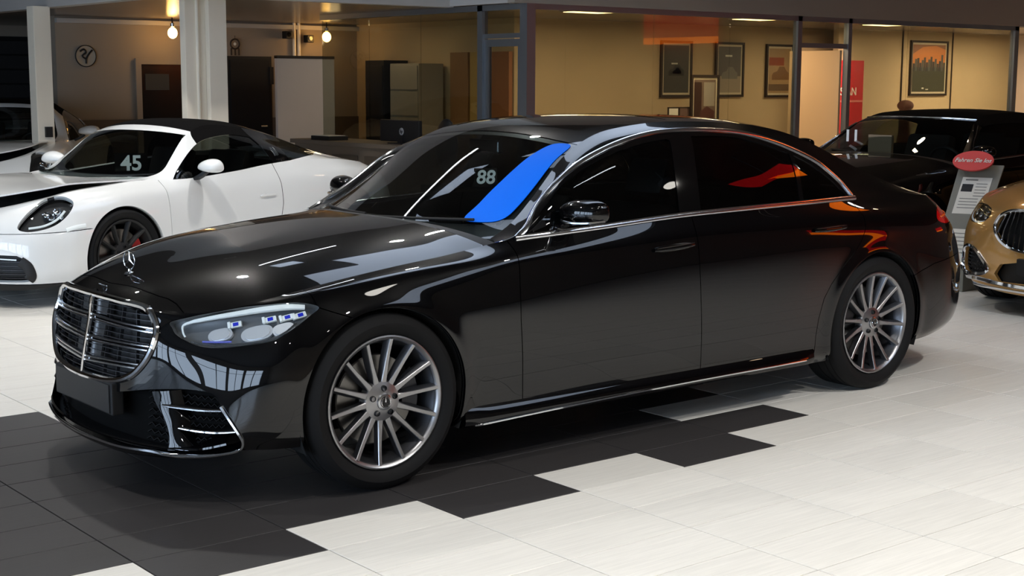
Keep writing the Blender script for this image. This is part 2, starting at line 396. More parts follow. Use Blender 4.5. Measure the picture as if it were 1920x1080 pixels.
def wall_y(name, y, x0, x1, z0, z1, m, holes=(), t=.15, kind='structure', inward=-1):
    """wall in a plane of constant y with rectangular openings (x0,x1,z0,z1)"""
    xs = sorted({x0, x1, *[h[0] for h in holes], *[h[1] for h in holes]}); zs = sorted({z0, z1, *[h[2] for h in holes], *[h[3] for h in holes]}); b = MB()
    for a, c in zip(xs, xs[1:]):
        for e, f in zip(zs, zs[1:]):
            if any(h[0] <= a and c <= h[1] and h[2] <= e and f <= h[3] for h in holes): continue
            b.box((a, min(y, y+t), e-(.02 if e == 0 else 0)), (c, max(y, y+t), f))
    return b.build(name, m, kind=kind, fix=False)
def wall_x(name, x, y0, y1, z0, z1, m, holes=(), t=.15, kind='structure'):
    ys = sorted({y0, y1, *[h[0] for h in holes], *[h[1] for h in holes]}); zs = sorted({z0, z1, *[h[2] for h in holes], *[h[3] for h in holes]}); b = MB()
    for a, c in zip(ys, ys[1:]):
        for e, f in zip(zs, zs[1:]):
            if any(h[0] <= a and c <= h[1] and h[2] <= e and f <= h[3] for h in holes): continue
            b.box((min(x, x+t), a, e-(.02 if e == 0 else 0)), (max(x, x+t), c, f))
    return b.build(name, m, kind=kind, fix=False)
HZ = 4.5; SZ = 2.49
# skylights in the hall ceiling: self-lit opal panes, outlines shaped for the saloon's reflections
SKY = [(2.1, 5.4, .75, 2.45), (1.25, 2.1, .75, 1.6), (1.35, 1.9, 2.8, 3.3), (3.4, 6.7, -7.2, -5.0)]
b = MB(); xs = sorted({-10, 20, *[q for s in SKY for q in s[:2]]}); ys = sorted({-11, 17.3, *[q for s in SKY for q in s[2:]]})
for a, c in zip(xs, xs[1:]):
    for e, f in zip(ys, ys[1:]):
        if not any(s[0] <= a and c <= s[1] and s[2] <= e and f <= s[3] for s in SKY): b.box((a, e, HZ), (c, f, HZ+.2))
ceil_o = b.build('ceiling', M_ceil, kind='structure', fix=False)
M_opal = mat('opal_skylight', (235, 240, 245), .5, emit=(200, 218, 245), es=2.5)
for s in SKY:
    MB().box((s[0], s[2], HZ+.06), (s[1], s[3], HZ+.09)).build('skylight_pane', M_opal, ceil_o)
# left hand glazed front, where the daylight comes in
WH = [(-10+.0+q, -10+q+2.3, .25, 3.6) for q in np.arange(.4, 14, 2.6)]
wall_left = wall_x('wall_left', -10, -11, 17.2, 0, HZ, M_wall, WH, -.15)
for k, h in enumerate(WH):
    fr = MB(); (y0, y1, z0, z1) = h
    for yy in (y0, (y0+y1)/2, y1): fr.box((-10.1, yy-.035, z0), (-10.02, yy+.035, z1))
    for zz in (z0, 2.6, z1): fr.box((-10.1, y0, zz-.03), (-10.02, y1, zz+.03))
    wo = fr.build('window_%d' % (k+1), M_alu, kind='structure')
    MB().box((-10.065, y0, z0), (-10.055, y1, z1)).build('pane', M_clear, wo)
    la = bpy.data.lights.new('daylight_portal', 'AREA'); la.shape = 'RECTANGLE'; la.size = y1-y0; la.size_y = z1-z0; la.cycles.is_portal = True
    lo = bpy.data.objects.new('daylight_portal', la); C.objects.link(lo); lo.location = (-10.2, (y0+y1)/2, (z0+z1)/2); lo.rotation_euler = (PI/2, 0, -PI/2)
wall_front = wall_y('wall_front', -11, -10, 20, 0, HZ, M_wall, (), -.15)
wall_right = wall_x('wall_right', 19.8, -11, 9.3, 0, HZ, M_wall, (), .15)
M_redlit = mat('red_reflection_glow', (190, 22, 26), .5, emit=(200, 16, 20), es=1.8); M_orlit = mat('orange_reflection_glow', (235, 120, 30), .5, emit=(250, 110, 12), es=3.6)
# unseen glowing bands on the right-hand wall, added for reflections in the office glass
MB().box((19.70, -5.2, 2.62), (19.78, -3.0, 3.2)).build('red_glow_panel', M_redlit, wall_right)
MB().box((19.70, -5.2, 2.48), (19.78, -3.0, 2.62)).build('orange_glow_stripe', M_orlit, wall_right)
wall_back = wall_y('wall_back', 13, 4.2, 9.0, 0, HZ, M_wall, (), .15)
wall_y('wall_rear', 17, -10, 9.0, 0, HZ, M_wall, (), .15); wall_x('wall_return', 8.85, 13.15, 17, 0, HZ, M_wall, (), .15)
# mezzanine slab over the back of the hall
mez = MB().box((3.35, 7.6, SZ), (6.6, 17, SZ+.02)).box((6.6, 6.5, SZ), (19.8, 13, SZ+.02)).build('mezzanine_ceiling', M_slab, kind='structure', fix=False)
MB().box((3.2, 7.45, SZ-.01), (3.35, 17, HZ)).build('mezzanine_fascia', M_fasc, mez, fix=False)
MB().box((3.35, 7.45, SZ-.01), (6.6, 7.6, HZ)).build('mezzanine_fascia', M_fasc, mez, fix=False)
MB().box((6.55, 6.30, SZ), (19.8, 6.42, HZ)).build('bulkhead', M_bulk, mez, fix=False); MB().box((6.55, 6.42, SZ), (6.66, 7.6, HZ)).build('bulkhead', M_fasc, mez, fix=False)
wall_y('wall_office', 9.2, 9.0, 19.8, 0, SZ, M_wall2, (), .1)
# ------------------------------------------------ glazed office front
ALU = M_alu
part = empty('trim_1', (6.75, 6.35, 0), 0, kind='structure')
def lbox(name, a, b_, m, parent):
    """world box under a parent placed at (6.75, 6.35, 0)"""
    L = parent.location; return MB().box([a[k]-L[k] for k in range(3)], [b_[k]-L[k] for k in range(3)]).build(name, m, parent)
bars = [((6.72, 6.30, 0), (6.84, 6.42, SZ)), ((6.72, 7.08, 0), (6.80, 7.17, SZ)), ((6.74, 6.42, 2.13), (6.79, 7.08, 2.18)), ((6.72, 6.42, SZ-.06), (6.80, 10.5, SZ)),
        ((6.84, 6.32, SZ-.06), (16.15, 6.40, SZ)), ((11.17, 6.32, 0), (11.25, 6.40, SZ)), ((12.18, 6.32, 0), (12.25, 6.40, SZ)), ((11.25, 6.33, 2.10), (12.18, 6.39, 2.16)), ((16.05, 6.32, 0), (16.15, 6.40, SZ)),
        ((6.74, 7.17, 0), (6.78, 10.5, .08)), ((6.84, 6.34, 0), (11.17, 6.38, .08)), ((12.25, 6.34, 0), (16.05, 6.38, .08))]
for a, c in bars: lbox('frame_bar', a, c, ALU, part)
for y0, y1 in ((7.17, 8.30), (8.31, 9.40), (9.41, 10.5)): lbox('glass_pane', (6.752, y0, .08), (6.764, y1, SZ-.06), M_pane, part)
for x0, x1 in ((6.84, 7.31), (7.32, 8.66), (8.67, 9.95), (9.96, 11.17), (12.25, 13.5), (13.51, 16.05)): lbox('glass_pane', (x0, 6.354, .08), (x1, 6.366, SZ-.06), M_pane, part)
lbox('glass_pane', (6.755, 6.42, 2.18), (6.763, 7.08, SZ-.06), M_pane, part); lbox('glass_pane', (11.25, 6.356, 2.16), (12.18, 6.364, SZ-.06), M_pane, part)
# glazed door in the left side, standing in its frame
door_1 = empty('door_1', (6.75, 6.42, 0), 0, kind='structure')
for a, c in (((0, 0, 0), (.05, .07, 2.12)), ((0, .59, 0), (.05, .66, 2.12)), ((0, .07, 2.04), (.05, .59, 2.12)), ((0, .07, 0), (.05, .59, .12))): MB().box(a, c).build('door_rail', ALU, door_1)
MB().box((.02, .07, .12), (.028, .59, 2.04)).build('door_pane', M_pane, door_1); MB().box((-.03, .52, .95), (-.01, .55, 1.25)).build('door_handle', ALU, door_1)
wall_x('wall_partition', 8.9, 9.2, 13, 0, SZ, M_wall2, (), .1)
# ---------------------------------------------------------------- lamps of the hall and the offices
def area(name, loc, size, power, col, rot=(0, 0, 0), sy=None):
    la = bpy.data.lights.new(name, 'AREA'); la.energy = power; la.color = col; la.shape = 'RECTANGLE' if sy else 'SQUARE'; la.size = size
    if sy: la.size_y = sy
    o = bpy.data.objects.new(name, la); C.objects.link(o); o.location = loc; o.rotation_euler = rot; return o
M_ledcool = mat('led_white', (255, 255, 255), .5, emit=(240, 246, 255), es=14)
M_ledwarm = mat('led_warm', (255, 240, 210), .5, emit=(255, 214, 140), es=7)
M_bulb = mat('bulb_warm', (255, 220, 160), .5, emit=(255, 190, 100), es=22)
# ceiling panels in the offices
for k, (x, y, w_) in enumerate(((8.3, 6.95, 'nearest the corner door'), (11.2, 6.95, 'beside the second office door'), (13.9, 6.95, 'above the city picture'))):
    p = empty('ceiling_panel_light', (x, y, SZ), 0, 'square warm ceiling light panel in the glazed office, '+w_, 'ceiling light', 'office ceiling panels')
    MB().box((-.30, -.30, -.02), (.30, .30, -.001)).build('panel_frame', M_fasc, p); MB().box((-.27, -.27, -.026), (.27, .27, -.02)).build('diffuser', M_ledwarm, p)
    area('office_fill_light', (x, y+.6, SZ-.06), .55, 22 if x < 9 else 26, (1, .78, .55))
for x, y, p_ in ((7.6, 8.4, 5), (9.6, 8.0, 8), (14.8, 7.8, 18), (17.2, 7.4, 66), (18.8, 7.4, 50), (7.9, 11.0, 5)): area('office_fill_light', (x, y, SZ-.05), .5, p_, (1, .78, .56))  # extra area lights without fixtures, added to brighten the offices

def downlight(x, y, power, col=(1, .97, .93), z=HZ, r=.07, label=None, ang=125):
    p = empty('downlight', (x, y, z), 0, label or 'small round unseen downlight recessed in the dark hall ceiling', 'ceiling light', 'recessed ceiling downlights')
    MB().lathe([(.075, .02), (.075, -.002), (.10, -.006), (.105, 0.)], 20, 'z').build('downlight_ring', M_fasc, p)
    la = bpy.data.lights.new('downlight_lamp', 'SPOT'); la.energy = power; la.color = col; la.spot_size = math.radians(ang); la.spot_blend = .6; la.shadow_soft_size = r
    o = bpy.data.objects.new('downlight_lamp', la); C.objects.link(o); o.location = (x, y, z-.03)
for x, y, p_ in ((-2.6, -7.0, 300), (.4, -7.6, 330), (3.2, -4.2, 360), (1.0, -5.2, 320), (-1.5, -2.4, 190), (-4.2, -4.5, 220), (-2.2, 1.2, 130), (-.6, 4.6, 110), (.4, 2.7, 230), (3.4, 3.4, 230), (-3.5, 6.5, 120), (.6, 7.4, 110), (2.3, 6.4, 230)): downlight(x, y, p_)  # those around the white convertible are added to brighten it and the columns
for x, y in ((6.2, 1.0), (8.2, -4.4), (9.0, -1.1), (8.8, 3.6), (12.0, -3.0), (12.5, 2.0)): downlight(x, y, 38, (1, .72, .46))
def disc_lamp(x, y, r, es, name_l):
    p = empty('round_ceiling_lamp', (x, y, HZ-.25), 0, name_l, 'ceiling light', 'round opal lamps of the hall')
    MB().lathe([(.01, .08), (r, .08), (r, 0), (r-.02, 0)], 40, 'z').build('lamp_rim', M_alu, p, smooth='auto')
    MB().lathe([(.001, .004), (r-.02, .004)], 40, 'z').build('opal_disc', mat('opal_lamp', (255, 255, 255), .5, emit=(255, 250, 240), es=10), p)
    MB().tube([(0, 0, .08), (0, 0, .25)], .01, 6).build('suspension_rod', M_alu, p)
for x, y, r, t in ((1.7, -3.2, .34, 'nearest the saloon front wing'), (5.7, -3.6, .13, 'beyond the saloon rear door'), (8.2, -1.2, .10, 'over the gold car bonnet')): disc_lamp(x, y, r, 10, 'round opal lamp hanging from the hall ceiling, '+t)
def tube_lamp(a, b_, label):
    a = np.array(a, float); b_ = np.array(b_, float); c = (a+b_)/2; p = empty('tube_lamp', tuple(c), 0, label, 'ceiling light', 'linear tube lamps of the hall')
    MB().tube([a-c, b_-c], .022, 10).build('tube', M_ledcool, p, smooth='auto'); MB().tube([a-c+[0, 0, .04], b_-c+[0, 0, .04]], .03, 8).build('tube_housing', M_fasc, p, smooth='auto')
tube_lamp((1.25, 3.42, 4.35), (3.0, 4.2, 4.35), 'long white tube lamp under the ceiling between saloon and white convertible')
tube_lamp((3.7, -3.5, 4.35), (4.7, -3.3, 4.35), 'short white tube lamp under the ceiling on the camera side')

lbx = empty('reflection_swoosh', (7.0, -1.2, 2.9), 0, 'unseen glowing red and orange swoosh over the gold car, shaped for its reflection', 'sign')  # unseen glowing shape, cut to give red and orange reflections on the saloon
MB().prism([(-.1, .76), (-.1, .90), (-.6, 1.12), (-2.2, 1.50), (-2.0, 1.27), (-.6, .90)], 0, .08, 'x').build('red_band', M_redlit, lbx)
MB().prism([(-.1, .50), (-.1, .76), (-.6, .90), (-1.75, 1.24), (-.6, .72)], 0, .08, 'x').build('orange_band', M_orlit, lbx)
for y, z in ((-1.6, 1.36), (-.3, .9)): MB().tube([(.04, y, z), (.04, y, 1.6)], .012, 6).build('hanger', M_alu, lbx)
MB().box((15.0, -10.98, 2.5), (19.5, -10.9, 3.2)).build('red_glow_band', M_redlit, wall_front); MB().box((15.0, -10.98, 2.05), (19.5, -10.9, 2.5)).build('orange_glow_band', M_orlit, wall_front)  # unseen glowing bands, added for the stripes mirrored in the saloon's side
# ================================================================ the black saloon
def build_grid(rails, us, vper, su=.05, sv=.22, knots=None):
    """rails: list of key lists (u,x,y,z) -> smooth grid; vper samples per rail gap"""
    nu = len(us); du = us[1]-us[0]; R = []; pad = 40
    ext = np.concatenate([us[0]-du*np.arange(pad, 0, -1), us, us[-1]+du*np.arange(1, pad+1)])
    for keys in rails:
        k = np.asarray(keys, float)
        if k[0, 2] == 0:                                 # rail starts on the centre line: continue it mirrored
            m = k[1:3][::-1].copy(); m[:, 0] = 2*k[0, 0]-m[:, 0]; m[:, 2] *= -1; k = np.concatenate([m, k])
        if k[-1, 2] == 0:
            m = k[-3:-1][::-1].copy(); m[:, 0] = 2*k[-1, 0]-m[:, 0]; m[:, 2] *= -1; k = np.concatenate([k, m])
        lo, hi = k[0, 0], k[-1, 0]; q = pchip(k[:, 0], k[:, 1:], np.clip(ext, lo, hi))
        R.append(q)
    R = np.stack(R, 1)                                   # nu, K, 3
    R = gsmooth(R, su/du, 0)[pad:-pad]; K = R.shape[1]
    for e in (0, -1):
        if abs(rails[0][e][2]) == 0: R[e, :, 1] = 0
    vq = np.linspace(0, K-1, (K-1)*vper+1)
    G = pchip(np.arange(K), R.transpose(1, 0, 2).reshape(K, -1), vq).reshape(len(vq), nu, 3).transpose(1, 0, 2)
    return gsmooth(G, sv*vper, 1)
# rails of half the body: (u, x, half width, z); u runs from the nose centre round the corner, along the side and round the tail
FR = [
 [(-1.8,-.885,0,.165),(-1.45,-.868,.27,.165),(-1.2,-.815,.51,.18),(-.95,-.71,.70,.20),(-.7,-.58,.82,.235),(-.45,-.43,.90,.235),(.45,.45,.90,.20),(1.2,1.2,.90,.19),(2.6,2.6,.90,.19),(3.7,3.7,.90,.22),(3.95,3.95,.86,.24),(4.2,4.2,.75,.26),(4.45,4.30,.5,.27),(4.8,4.33,0,.27)],
 [(-1.8,-.905,0,.185),(-1.45,-.888,.27,.185),(-1.2,-.835,.525,.205),(-.95,-.73,.725,.245),(-.7,-.595,.85,.30),(-.45,-.43,.935,.29),(.45,.45,.945,.25),(1.2,1.2,.945,.25),(1.8,1.8,.945,.25),(2.6,2.6,.945,.25),(3.7,3.7,.94,.27),(3.95,3.95,.905,.29),(4.2,4.22,.77,.31),(4.45,4.33,.5,.32),(4.8,4.365,0,.32)],
 [(-1.8,-.90,0,.32),(-1.45,-.88,.27,.32),(-1.2,-.805,.53,.33),(-.95,-.71,.72,.36),(-.7,-.585,.855,.40),(-.45,-.42,.945,.40),(.45,.45,.953,.34),(1.2,1.2,.958,.34),(1.8,1.8,.958,.34),(2.6,2.6,.957,.34),(3.7,3.7,.95,.38),(3.95,3.95,.925,.40),(4.2,4.24,.785,.42),(4.45,4.35,.5,.44),(4.8,4.38,0,.44)],
 [(-1.8,-.89,0,.45),(-1.45,-.875,.27,.45),(-1.2,-.80,.535,.47),(-.95,-.695,.72,.50),(-.7,-.57,.855,.515),(-.45,-.41,.948,.52),(0,0,.962,.52),(.45,.45,.967,.50),(1.2,1.2,.972,.48),(2.6,2.6,.972,.5),(3.216,3.216,.965,.52),(3.7,3.7,.957,.52),(3.95,3.95,.925,.53),(4.2,4.24,.79,.56),(4.45,4.35,.5,.57),(4.8,4.38,0,.57)],
 [(-1.8,-.87,0,.58),(-1.45,-.855,.27,.58),(-1.2,-.798,.525,.60),(-.95,-.68,.695,.62),(-.7,-.555,.825,.63),(-.45,-.40,.93,.64),(-.2,-.2,.953,.66),(0,0,.963,.67),(.45,.45,.971,.65),(1.2,1.2,.977,.63),(2.6,2.6,.977,.65),(3.216,3.216,.972,.68),(3.7,3.7,.952,.67),(3.95,3.95,.915,.67),(4.2,4.22,.78,.70),(4.45,4.34,.5,.71),(4.8,4.365,0,.71)],
 [(-1.8,-.845,0,.70),(-1.45,-.832,.27,.70),(-1.2,-.782,.48,.705),(-.95,-.665,.64,.70),(-.7,-.535,.768,.725),(-.45,-.40,.865,.76),(-.28,-.28,.905,.775),(0,0,.94,.79),(.45,.45,.961,.79),(1.2,1.2,.972,.78),(2.6,2.6,.975,.80),(3.216,3.216,.966,.83),(3.7,3.7,.935,.83),(3.95,3.95,.89,.82),(4.2,4.18,.75,.84),(4.45,4.29,.48,.85),(4.8,4.32,0,.86)],
 [(-1.8,-.838,0,.765),(-1.45,-.82,.27,.765),(-1.2,-.78,.45,.755),(-.95,-.68,.605,.738),(-.7,-.555,.725,.763),(-.45,-.43,.81,.805),(-.28,-.28,.86,.835),(0,0,.885,.87),(.2,.2,.895,.89),(.45,.45,.92,.905),(.7,.7,.95,.91),(1.2,1.2,.960,.905),(1.8,1.8,.963,.915),(2.6,2.6,.962,.93),(3.0,3.0,.95,.94),(3.216,3.216,.94,.945),(3.7,3.7,.89,.94),(3.95,3.95,.835,.93),(4.2,4.12,.69,.945),(4.45,4.21,.46,.955),(4.8,4.24,0,.96)],
 [(-1.8,-.825,0,.785),(-1.45,-.805,.26,.785),(-1.2,-.765,.43,.772),(-.95,-.685,.58,.756),(-.7,-.57,.695,.776),(-.45,-.45,.765,.81),(-.28,-.28,.80,.845),(0,0,.805,.885),(.2,.2,.80,.907),(.45,.45,.80,.933),(.6,.6,.825,.96),(.72,.72,.87,.985),(.95,.95,.905,1.0),(1.2,1.2,.915,1.012),(1.8,1.8,.918,1.04),(2.6,2.6,.90,1.05),(3.0,3.0,.865,1.052),(3.216,3.216,.84,1.05),(3.7,3.7,.77,1.04),(3.95,3.95,.73,1.02),(4.2,4.08,.61,1.015),(4.45,4.17,.42,1.02),(4.8,4.2,0,1.03)],
]
SU = np.arange(-1.8, 4.8001, .0125)
GF = build_grid(FR, SU, 20); GF[..., 1] *= -1
WB = 3.216; AXZ = .368; ARCH = .395
def flare(G):
    for cx in (0, WB):
        d = np.hypot(G[..., 0]-cx, G[..., 2]-AXZ)
        k = np.exp(-((d-ARCH)/.05)**2)*(G[..., 2] < .9)*.010
        s = (np.abs(G[..., 0]-cx) < .6) & (np.abs(G[..., 1]) > .6)
        G[..., 1] -= k*s
    return G
flare(GF)
SF = Surf(GF, SU, GF[..., 2])
# greenhouse side: belt, mid glass, window top, roof edge
GRr7 = [k for k in FR[7] if k[0] >= .6]
GR = [GRr7,
 [(.6,.62,.825,.963),(.72,.73,.868,.99),(.95,.95,.865,1.058),(1.2,1.2,.847,1.15),(1.5,1.5,.828,1.21),(1.95,1.95,.818,1.235),(2.4,2.4,.81,1.225),(2.7,2.7,.81,1.20),(3.0,3.0,.805,1.135),(3.216,3.2,.80,1.095),(3.6,3.58,.765,1.062),(3.95,3.93,.727,1.024),(4.2,4.06,.61,1.018),(4.45,4.15,.42,1.023),(4.8,4.18,0,1.033)],
 [(.6,.64,.82,.968),(.72,.76,.855,1.0),(.95,.97,.822,1.14),(1.2,1.2,.765,1.285),(1.5,1.5,.722,1.388),(1.95,1.95,.697,1.432),(2.4,2.4,.692,1.40),(2.7,2.7,.702,1.332),(3.0,3.0,.735,1.215),(3.216,3.2,.755,1.14),(3.6,3.55,.745,1.08),(3.95,3.9,.722,1.03),(4.2,4.04,.61,1.021),(4.45,4.13,.42,1.026),(4.8,4.16,0,1.036)],
 [(.6,.66,.77,.973),(.72,.78,.755,1.02),(.95,1.0,.70,1.165),(1.2,1.25,.635,1.345),(1.5,1.53,.605,1.44),(1.95,1.95,.60,1.473),(2.4,2.4,.60,1.46),(2.7,2.72,.61,1.422),(3.0,3.03,.635,1.335),(3.216,3.29,.665,1.225),(3.6,3.62,.675,1.115),(3.95,3.88,.67,1.048),(4.2,4.02,.60,1.03),(4.45,4.11,.42,1.032),(4.8,4.14,0,1.04)],
]
GU = np.arange(.6, 4.0001, .0125)
GG = build_grid(GR, GU, 24, sv=.2); GG[..., 1] *= -1
SG = Surf(GG, GU, GG[..., 2])
# top: windscreen, roof, rear window between the two roof edges
TC = [(.6,.42,.975),(.72,.52,1.015),(.95,.82,1.185),(1.2,1.10,1.335),(1.5,1.43,1.458),(1.65,1.62,1.482),(1.95,1.95,1.50),(2.4,2.4,1.494),(2.7,2.72,1.47),(3.0,3.07,1.405),(3.216,3.36,1.30),(3.6,3.70,1.155),(3.95,3.94,1.06)]
GC = np.array(TC); cen = gsmooth(pchip(GC[:, 0], GC[:, 1:], GU), 4, 0); edge = GG[:, -1]
tt = np.linspace(1, 0, 41)
GT = np.zeros((len(GU), len(tt), 3))
for j, t in enumerate(tt):
    k = t**2.3
    GT[:, j, 0] = cen[:, 0]*(1-t**2)+edge[:, 0]*t**2; GT[:, j, 1] = edge[:, 1]*t; GT[:, j, 2] = cen[:, 1]*(1-k)+edge[:, 2]*k
ST = Surf(GT, GU, np.abs(GT[..., 1]))
# bonnet: height field from its shut line to the crown
HS = (SU >= -1.8) & (SU <= .66); HU = SU[HS]; HE = GF[HS, -1]
HCX = pchip([-1.8,-1.45,-1.2,-.95,-.7,-.45,-.1,.3,.66], [-.825,-.755,-.65,-.51,-.36,-.22,0.,.30,.52], HU)
HCZ = pchip([-.83,-.80,-.778,-.667,-.5,-.3,0,.3,.52], [.783,.798,.811,.855,.905,.952,1.000,1.030,1.044], HCX)
HCX = gsmooth(HCX, 6); HCZ = gsmooth(HCZ, 4); ht = np.linspace(0, 1, 49)
GH = np.zeros((len(HU), len(ht), 3))
for j, t in enumerate(ht):
    GH[:, j, 0] = HE[:, 0]+(HCX-HE[:, 0])*(1-(1-t)**2); GH[:, j, 1] = HE[:, 1]*(1-t)
    GH[:, j, 2] = HE[:, 2]+(HCZ-HE[:, 2])*(1-(1-t)**3.2)
SH = Surf(GH, HU, np.tile(ht, (len(HU), 1)))
# ==== build
M_black = mat('black_paint', (3, 3, 4, 1) if False else (3, 3, 4), .3, 0, 1.0, .03, coat_rough=.012)
M_gloss = mat('gloss_black', (5, 5, 6), .06, 0, .5)
M_dark = mat('dark_plastic', (14, 14, 15), .55)
M_under = mat('underbody', (6, 6, 6), .9)
M_chrome = mat('chrome', (225, 228, 232), .07, 1.0)
M_bright = mat('bright_trim', (228, 230, 234), .16, 1.0)
M_satin = mat('satin_chrome', (185, 188, 192), .22, 1.0)
M_wheel = mat('machined_alloy', (158, 158, 160), .34, 1.0)
M_wheelg = mat('grey_alloy', (92, 93, 97), .32, .9)
M_rubber = mat('tyre_rubber', (8, 8, 9), .75, spec=.3)
M_disc = mat('brake_disc', (120, 118, 115), .35, 1.0)
M_cast = mat('caliper_grey', (60, 60, 63), .4, .6)
M_screen = glass_mat('windscreen_glass', (188, 196, 194), 1.0, 1.52)
M_sideg = glass_mat('side_glass', (120, 124, 122), 1.0, 1.52)
M_tint = glass_mat('privacy_glass', (42, 43, 45), 1.0, 1.52)
M_lens = glass_mat('lamp_lens', (240, 243, 245), 1.0, 1.5)
M_lampin = mat('lamp_interior', (120, 122, 124), .3, .3)
M_leather = mat('black_leather', (20, 19, 19), .5)
M_leath2 = mat('grey_leather', (62, 58, 54), .55)
M_bowl = mat('lamp_silver', (228, 230, 233), .22, .45)
M_white = mat('white_plastic', (235, 240, 238), .3)
M_bluefilm = mat('blue_film', (0, 108, 236), .6, spec=.1)
M_redlens = mat('red_lens', (190, 12, 14), .08, 0, .6)
M_amber = mat('amber_lens', (220, 90, 20), .1)
M_sticker = mat('sticker_white', (215, 212, 200), .5)
def star_emblem(R, tube, parent, name, M, m):
    """three-pointed star in a ring, in the local xz plane of M"""
    b = MB(); n = 40
    b.add(*sweep(np.array([(R*math.cos(2*PI*k/n), 0, R*math.sin(2*PI*k/n)) for k in range(n)]), [(tube*math.cos(a), tube*math.sin(a)) for a in np.linspace(0, 2*PI, 9)[:-1]], closed=True))
    for k in range(3):
        a = PI/2+k*2*PI/3; c, s_ = math.cos(a), math.sin(a); p = (-s_, c); r0 = R*.17
        q = [(c*R, s_*R), (p[0]*r0, p[1]*r0), (-p[0]*r0, -p[1]*r0)]
        V = [(q[0][0], 0, q[0][1]), (q[1][0], 0, q[1][1]), (q[2][0], 0, q[2][1]), (0, -tube*.9, 0), (0, tube*.9, 0)]
        b.add(V, [(0, 1, 3), (0, 3, 2), (0, 4, 1), (0, 2, 4)])
    b.V = [tuple(M @ Vector(v)) for v in b.V]
    return b.build(name, m, parent, smooth='auto')
def both(fn):
    for s in (1, -1): fn(s)
def side_put(name, M3, m, parent, s, **kw):
    return put(name, M3 if s > 0 else mirror(*M3), m, parent, **kw)
def mpts(P, s): return np.asarray(P)*np.array([1, s, 1])
def strip(name, P, N, prof, m, parent, s=1, closed=False, scale=None, smooth='auto'):
    V, F = sweep(mpts(P, s), prof, closed=closed, up=mpts(N, s), scale=scale)
    return MB().add(V, F).build(name, m, parent, smooth=smooth)
def flat_prof(w_, h, r=.3):
    a = w_/2
    return [(-a, -h*.6), (a, -h*.6), (a, h*.5), (a*(1-r), h), (-a*(1-r), h), (-a, h*.5)]

